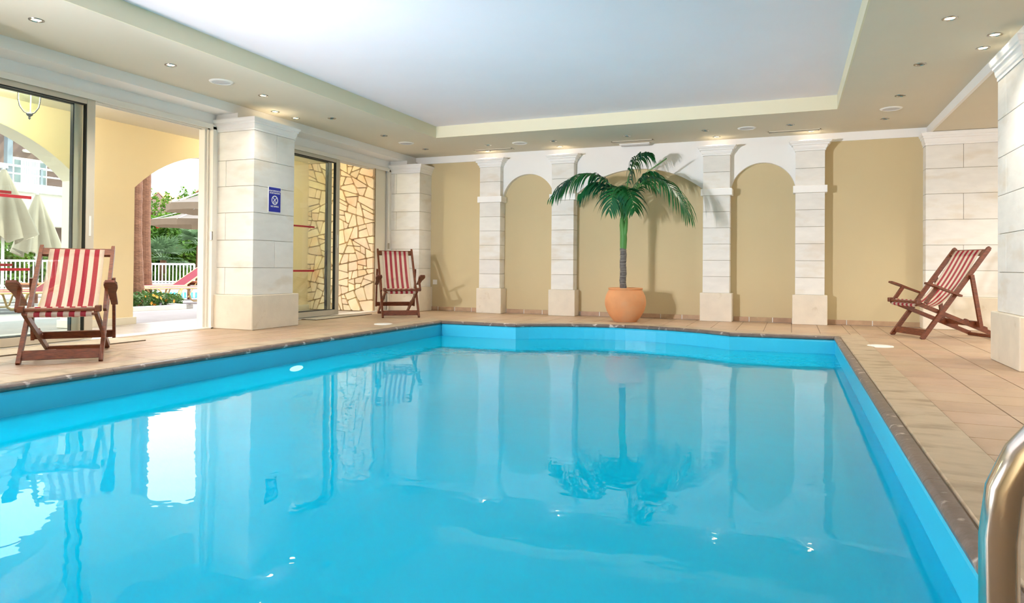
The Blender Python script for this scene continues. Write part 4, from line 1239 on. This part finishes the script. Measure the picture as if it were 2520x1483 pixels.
for i, (px, D, r, sd) in enumerate(((338, 11.6, .20, 31), (362, 11.9, .20, 32), (400, 12.2, .17, 33), (425, 12.4, .13, 34))):
    b = basis_place(px, D); b.z = .10
    leafball('lantana_plant', ('low lantana with orange flowers at the foot of the arch', 'low lantana in front of the dark palm trunk', 'low green lantana by the hose loop', 'small lantana near the kerb corner')[i], 'plant', b, (r * 1.3, r * 1.3, r * .9), 420, .035, 'leaf_low', sd, 'flower_orange', 'lantanas in the planting bed', nf=8, stems=False)
hedge = [(350, 560, 31.0, 1.08, 2.4, 41), (404, 575, 33.6, 1.15, 2.3, 42), (456, 570, 31.2, 1.08, 2.4, 43), (512, 580, 33.8, 1.15, 2.2, 44), (566, 590, 31.4, 1.08, 2.1, 45)]
for i, (px, py, D, rx, rz, sd) in enumerate(hedge):
    c = at(px, py, D)
    leafball('hibiscus_shrub', ('tall hibiscus shrub right behind the palm trunks', 'tall hibiscus shrub below the pink gable', 'tall hibiscus shrub behind the open parasols', 'dense green shrub behind the parasol pole', 'dense green shrub at the opening edge')[i], 'shrub', Vector((c.x, c.y, 1.62)), (rx, rx, 1.45 + .12 * (i % 3)), 4200, .13, 'leaf_green', sd, 'flower_red', 'shrubs behind the white railing', nf=16)
for i, (px, py, D) in enumerate(((376, 468, 36.5), (412, 475, 36.5), (452, 462, 36.5), (477, 470, 36.5))):
    c = at(px, py + 30, D)
    leafball('hibiscus_shoot', ('upright leafy shoot standing above the hedge next to the trunks', 'upright leafy shoot below the pink gable', 'tallest upright leafy shoot between the two gables', 'upright leafy shoot over the upper parasol')[i], 'shrub', Vector((c.x, c.y, c.z - .5)), (.34, .34, 1.1), 380, .11, 'leaf_green', 60 + i, None, 'leafy shoots above the hedge', stems=True)
for i in range(5):
    c = basis_place(356 + i * 38, 28.2 + (i % 2) * 1.0)
    rg = random.Random(80 + i); root = thing('grass_clump', ('lush strap-leaved clump behind the railing next to the palm trunks', 'second strap-leaved clump along the railing from the palm trunks', 'third strap-leaved clump along the railing from the palm trunks', 'strap-leaved clump behind the lounger backrest', 'strap-leaved clump at the parasol pole')[i], 'plant', c, 0, 'clumps behind the railing')
    m = MB()
    for k in range(110):
        a = rg.uniform(0, 6.28); e = rg.uniform(.5, 1.4); L = rg.uniform(.6, 1.1); p = Vector((rg.uniform(-.3, .3), rg.uniform(-.3, .3), 0)); d = Vector((math.cos(a) * math.cos(e), math.sin(a) * math.cos(e), math.sin(e))); w = Vector((-math.sin(a), math.cos(a), 0)) * .03
        pr_ = [p + d * (L * f) + Vector((0, 0, -.55 * f * f * L * (1.2 - e * .5))) for f in (0, .35, .7, 1)]
        m.quad(pr_[0] - w, pr_[0] + w, pr_[1] + w, pr_[1] - w).quad(pr_[1] - w, pr_[1] + w, pr_[2] + w * .7, pr_[2] - w * .7).poly([pr_[2] - w * .7, pr_[2] + w * .7, pr_[3]])
    m.build('leaves', 'leaf_green', root, recalc=False)
def fan_palm(px, py, D, R0, label, seed):
    c = at(px, py, D); rg = random.Random(seed)
    root = thing('fan_palm', label, 'palm', (c.x, c.y, 0), 0, 'fan palms in the garden')
    MB().tube([(0, 0, 0), (0, 0, c.z)], [.16, .12], 10).build('trunk', 'trunk_brown', root)
    for k in range(22):
        a = k * 2.399; e = rg.uniform(-.25, 1.2)
        d = Vector((math.cos(a) * math.cos(e), math.sin(a) * math.cos(e), math.sin(e))); u = d.cross(Vector((0, 0, 1))).normalized(); v = u.cross(d)
        hub = Vector((0, 0, c.z)) + d * (R0 * .45); m = MB()
        m.tube([(0, 0, c.z), tuple(hub)], .015, 4)
        for j in range(15):
            t = (j - 7) / 7 * 1.5; r = d * math.cos(t) + u * math.sin(t); w = (u * math.cos(t) - d * math.sin(t)) * .03 * R0; L = R0 * .6 * (1 - .15 * abs(t))
            m.quad(hub, hub + r * L * .6 + w, hub + r * L - Vector((0, 0, .08 * R0)), hub + r * L * .6 - w)
        m.build('fan_leaf', 'leaf_fan', root, recalc=False)
fan_palm(402, 640, 28.5, 1.25, 'spiky fan palm behind the middle of the white railing', 5)
fan_palm(492, 605, 27.8, 1.15, 'spiky fan palm beside the parasol pole', 6)
# white railing
def railing(name, pa, pb, n, h, z0, label, r=.016):
    root = thing(name, label, 'railing', (0, 0, 0))
    d = (pb - pa)
    MB().tube([pa + Vector((0, 0, z0 + h)), pb + Vector((0, 0, z0 + h))], r * 1.7, 8).build('top_rail', 'rail_white', root)
    MB().tube([pa + Vector((0, 0, z0 + .08)), pb + Vector((0, 0, z0 + .08))], r * 1.3, 8).build('bottom_rail', 'rail_white', root)
    for k in range(n + 1):
        p = pa + d * (k / n)
        MB().tube([p + Vector((0, 0, z0)), p + Vector((0, 0, z0 + h))], r * (1.7 if k in (0, n) else 1), 6).build('post' if k in (0, n) else 'baluster', 'rail_white', root)
    return root
railing('railing', basis_place(330, 26.5), basis_place(478, 26.5), 17, .76, 0.0, 'white metal baluster railing in front of the lush shrubs', .022)
a, b = basis_place(330, 26.2), basis_place(560, 26.2)
w_ = (b - a).normalized(); nn_ = Vector((-w_.y, w_.x, 0)) * .25
struct(MB().prism([(p.x, p.y, -.3) for p in (a, b, b + nn_, a + nn_)], (0, 0, .33)).build('garden_wall', 'house_white'), 'low white wall under the railing', 'wall')
# open parasols
def parasol(px, D, zr, rad, hgt, label, rot=.3):
    b = basis_place(px, D)
    root = thing('open_parasol', label, 'parasol', b, 0, 'open beige parasols')
    MB().tube([(0, 0, 0), (0, 0, zr + hgt)], .03, 10).build('pole', 'rail_white', root)
    MB().lathe([(0, 0), (.28, 0), (.28, .06), (.05, .1), (0, .1)], 16).build('base', 'kerb_grey', root)
    n = 8; can = MB(); val = MB(); apex = Vector((0, 0, zr + hgt))
    R8 = [Vector((rad * math.cos(rot + 6.2832 * k / n), rad * math.sin(rot + 6.2832 * k / n), zr)) for k in range(n)]
    for k in range(n):
        p, q = R8[k], R8[(k + 1) % n]
        for i in range(4):
            f0, f1 = i / 4, (i + 1) / 4
            sag = lambda f: Vector((0, 0, -.10 * math.sin(math.pi * f)))
            a0, a1, b0, b1 = apex.lerp(p, f0) + sag(f0), apex.lerp(p, f1) + sag(f1), apex.lerp(q, f0) + sag(f0), apex.lerp(q, f1) + sag(f1)
            can.quad(a0, a1, b1, b0)
        mid = (p + q) / 2
        val.quad(p, p + Vector((0, 0, -.22)), mid + Vector((0, 0, -.20)), mid).quad(mid, mid + Vector((0, 0, -.20)), q + Vector((0, 0, -.22)), q)
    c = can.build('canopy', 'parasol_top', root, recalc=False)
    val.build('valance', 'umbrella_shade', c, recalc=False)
    rb = MB()
    for p in R8: rb.tube([apex + Vector((0, 0, -.03)), p + Vector((0, 0, -.02))], .012, 5)
    rb.build('ribs', 'rail_white', root)
parasol(506, 25.0, 2.32, 1.85, .62, 'open beige parasol, lower and nearer of the two')
parasol(545, 22.0, 2.62, 1.7, .75, 'open beige parasol, upper one half hidden by the door frame', .55)
# sun loungers
def lounger(px, D, ang, label, up=.62, L=1.9):
    b = basis_place(px, D)
    root = thing('sun_lounger', label, 'sun lounger', b, ang, 'red sun loungers on the terrace')
    w, zs = .31, .30
    hinge = L * .36
    bk = Vector((0, -hinge - .70 * math.cos(.62), zs + .70 * math.sin(.62)))
    fr = MB()
    for s in (-1, 1):
        fr.tube([(s * w, L - hinge - .6, zs), (s * w, -hinge - .05, zs)], .016, 7)
    fr.tube([(-w, L - hinge - .6, zs), (w, L - hinge - .6, zs)], .016, 7)
    fr.build('seat_frame', 'lounger_frame', root, smooth=True)
    f2 = MB()
    for s in (-1, 1): f2.tube([(s * w, -hinge, zs), (s * w, bk.y, bk.z)], .016, 7)
    f2.tube([(-w, bk.y, bk.z), (w, bk.y, bk.z)], .016, 7)
    f2.build('back_frame', 'lounger_frame', root, smooth=True)
    for s in (-1, 1):
        for (y0, y1) in ((.50, .05), (-.25, -.70)):
            y0 -= 0; 
            MB().tube([(s * w, y0, zs), (s * w, y0 - .06, zs - .05), (s * w, y0 - .12, .05), (s * w, y0 - .17, .018), (s * w, y1 + .17, .018), (s * w, y1 + .12, .05), (s * w, y1 + .06, zs - .05), (s * w, y1, zs)], .016, 7).build('leg', 'lounger_frame', root, smooth=True)
    MB().cbox(-w + .01, w - .01, -hinge, L - hinge - .6, zs - .006, zs + .012, .003).build('seat_sling', 'lounger_sling', root)
    m = MB(); n_ = Vector((0, math.sin(.62), math.cos(.62))) * .008
    h0 = Vector((0, -hinge, zs))
    m.hexa([(-w + .01, *(h0 - n_).yz), (w - .01, *(h0 - n_).yz), (w - .01, *(bk - n_).yz), (-w + .01, *(bk - n_).yz), (-w + .01, *(h0 + n_).yz), (w - .01, *(h0 + n_).yz), (w - .01, *(bk + n_).yz), (-w + .01, *(bk + n_).yz)])
    m.build('back_sling', 'lounger_sling', root)
    MB().tube([(-w * .8, bk.y * .75 - .1, zs + .22), (-w * .8, -hinge - .1, .05)], .01, 6).tube([(w * .8, bk.y * .75 - .1, zs + .22), (w * .8, -hinge - .1, .05)], .01, 6).build('back_stay', 'lounger_frame', root)
lounger(356, 14.2, R_(160), 'red sun lounger with raised back seen through the open door')
lounger(440, 13.3, R_(160), 'red sun lounger in front of the raised one through the open door')
lounger(-35, 10.2, R_(165), 'red sun lounger behind the glass at the frame edge')
lounger(70, 11.4, R_(165), 'red sun lounger behind the glass beside the arcade jamb')
# low wooden table between loungers
def side_table(px, D, label):
    b = basis_place(px, D); root = thing('side_table', label, 'table', b, .4, 'low wooden tables on the terrace')
    for k in range(4): MB().cbox(-.28 + k * .14, -.15 + k * .14, -.28, .28, .36, .39, .004).build('slat', 'teak_pale', root)
    for sx in (-1, 1):
        for sy in (-1, 1): MB().cbox(sx * .24 - .025, sx * .24 + .025, sy * .24 - .025, sy * .24 + .025, 0, .36, .004).build('leg', 'teak', root)
    MB().cbox(-.25, .25, -.25, .25, .31, .36, .004).build('apron', 'teak', root)
side_table(505, 15.0, 'low wooden table beside the raised red lounger')
side_table(100, 12.6, 'low wooden table behind the glass near the closed parasols')
# closed parasols behind the glass
def closed_parasol(px, D, top, hem, r, label, seed):
    b = basis_place(px, D); rg = random.Random(seed)
    root = thing('closed_parasol', label, 'parasol', b, 0, 'closed beige parasols')
    MB().tube([(0, 0, 0), (0, 0, top + .08)], .026, 10).build('pole', 'rail_white', root)
    MB().lathe([(0, 0), (.27, 0), (.27, .07), (.05, .1), (0, .1)], 16).build('base', 'kerb_grey', root)
    MB().lathe([(0, top + .04), (.07, top + .03), (.06, top + .09), (.02, top + .12), (0, top + .12)], 12).build('finial', 'rail_white', root, smooth=True)
    m = MB(); n = 48; rows = 14
    for i in range(rows + 1):
        f = i / rows
        for k in range(n):
            th = 2 * math.pi * k / n
            fold = math.cos(th * 8 + .5 * math.sin(th * 3))
            rr = .04 + r * f ** .85 * (1 + .34 * fold * min(1, f * 2))
            z = top + (hem - top) * f + (.06 * fold - .05 * math.sin(th * 3 + seed)) * f * f
            m.v.append((rr * math.cos(th), rr * math.sin(th), z))
    for i in range(rows):
        for k in range(n):
            k2 = (k + 1) % n; m.f.append((i * n + k, i * n + k2, (i + 1) * n + k2, (i + 1) * n + k)); m.m.append(0)
    m.build('folded_canopy', 'umbrella_canvas', root, smooth='all', recalc=False)
closed_parasol(90, 15.5, 2.30, .98, .36, 'closed beige parasol behind the glass, farther of the two', 3)
closed_parasol(6, 13.2, 2.55, 1.22, .42, 'closed beige parasol behind the glass at the frame edge', 8)
railing('railing', basis_place(-40, 20.0), basis_place(160, 20.0), 18, .82, 0.0, 'white railing seen through the glass behind the closed parasols', .018)
for i, (px, D, sd) in enumerate(((16, 21.3, 71), (76, 22.6, 72), (-46, 22.2, 73))):
    c = basis_place(px, D); c.z = .9
    leafball('garden_shrub', ('bright green shrub behind the glass between the closed parasols', 'low green shrub behind the glass by the white railing', 'green shrub at the frame edge behind the glass')[i], 'shrub', c, (.62, .62, .85), 1500, .10, 'leaf_green', sd, None, 'shrubs behind the glass')

# ------------------------------------------------------------------ houses
def house_balcony():
    X = -26.0
    root = thing('apartment_building', 'white building with pink recessed balcony and pergola behind the glass door', 'building')
    y0, y1 = 11.5, 20.4
    zt = 3.62
    MB().box(X - 6, X, y0, 17.05, 0, zt).box(X - 6, X, 18.4, y1, 0, zt).box(X - 6, X, 17.05, 18.4, 2.15, zt).box(X - 6, X - .8, 17.05, 18.4, 0, 2.15).build('lower_wall', 'house_white', root)
    MB().box(X - .8, X - .78, 17.05, 18.4, 0, 2.15).build('doorway', 'house_pink', root)
    MB().box(X - .3, X + .35, y0, y1, zt - .28, zt + .02).build('balcony_slab', 'house_white', root)
    MB().box(X - 6, X - 1.9, y0, y1, zt, 7.6).build('upper_wall', 'house_pink', root)
    MB().box(X - 1.9, X + .1, y1 - .35, y1, zt, 6.4).build('side_wall', 'house_white', root)
    a, b = onx(30, 385, X - 1.9), onx(113, 440, X - 1.9)
    w = MB().box(X - 1.9, X - 1.84, a.y, b.y, zt, a.z).build('balcony_door', 'house_white', root)
    n = 4
    for k in range(n):
        u0, u1 = a.y + (b.y - a.y) * k / n + .05, a.y + (b.y - a.y) * (k + 1) / n - .05
        mt = 'pane_dark' if k in (0, 3) else 'curtain'
        m = MB()
        for j in range(6):
            q0, q1 = u0 + (u1 - u0) * j / 6, u0 + (u1 - u0) * (j + 1) / 6
            m.box(X - 1.84, X - 1.82 + (.02 if (j % 2 and mt == 'curtain') else 0), q0, q1, zt + .08, a.z - .1)
        m.build('pane', mt, w)
    rl = MB().tube([(X + .25, y0, zt + .62), (X + .25, y1, zt + .62)], .04, 8).build('handrail', 'rail_white', root)
    MB().tube([(X + .25, y0, zt + .34), (X + .25, y1, zt + .34)], .03, 8).build('lower_rail', 'rail_white', root)
    yy = y0
    while yy <= y1:
        MB().box(X + .21, X + .29, yy - .04, yy + .04, zt, zt + .62).build('rail_post', 'pergola', root); yy += 1.35
    p = onx(22, 340, X + .1)
    for y in (p.y - 2.6, p.y, p.y + 3.1): MB().box(X - .02, X + .18, y - .09, y + .09, zt, 5.5).build('pergola_post', 'pergola', root)
    MB().box(X - .05, X + .21, y0, y1, 5.5, 5.68).build('pergola_beam', 'pergola', root)
    yy = y0
    while yy < y1:
        MB().box(X - 1.9, X + .6, yy, yy + .09, 5.68, 5.84).build('pergola_slat', 'pergola', root); yy += .42
    c = onx(66, 372, X - 1.9)
    MB().lathe([(0, -.06), (.16, -.05), (.19, 0), (.16, .05), (0, .06)], 14, c=(X - 1.88, c.y, c.z)).build('wall_lamp', 'house_white', root)
house_balcony()
def gable(pa, pb, D, eave, ridge, label):
    a, b = at(pa, 600, D), at(pb, 600, D); a.z = b.z = 0
    d = (b - a).normalized(); n_ = Vector((-d.y, d.x, 0))
    if n_.dot(Vector((_F.x, _F.y, 0))) < 0: n_ = -n_
    root = thing('gabled_house', label, 'house', a, 0, 'pink gabled houses')
    mid = (b - a) / 2; e = n_ * 8
    MB().prism([(0, 0, 0), tuple(b - a), tuple((b - a) + Vector((0, 0, eave))), tuple(mid + Vector((0, 0, ridge))), (0, 0, eave)], e).build('walls', 'house_pink', root)
    for s, (p, q) in enumerate((((Vector((0, 0, eave)) - d * .25), mid + Vector((0, 0, ridge + .06))), (mid + Vector((0, 0, ridge + .06)), (b - a) + Vector((0, 0, eave)) + d * .25))):
        up = Vector((0, 0, .12))
        MB().hexa([p - n_ * .05, q - n_ * .05, q + e, p + e, p - n_ * .05 + up, q - n_ * .05 + up, q + e + up, p + e + up]).build('roof', 'roof_tile', root)
    for t in (.35, .65):
        q = (b - a) * t - n_ * .02; w = d * .45
        MB().hexa([q - w + Vector((0, 0, eave - 1.9)), q + w + Vector((0, 0, eave - 1.9)), q + w + n_ * .04 + Vector((0, 0, eave - 1.9)), q - w + n_ * .04 + Vector((0, 0, eave - 1.9)), q - w + Vector((0, 0, eave - .7)), q + w + Vector((0, 0, eave - .7)), q + w + n_ * .04 + Vector((0, 0, eave - .7)), q - w + n_ * .04 + Vector((0, 0, eave - .7))]).build('window', 'pane_dark', root)
gable(358, 418, 58, 5.6, 6.75, 'pink gabled house rising above the shrubs next to the palm trunks')
gable(456, 540, 55, 5.6, 6.95, 'pink gabled house rising above the parasols')
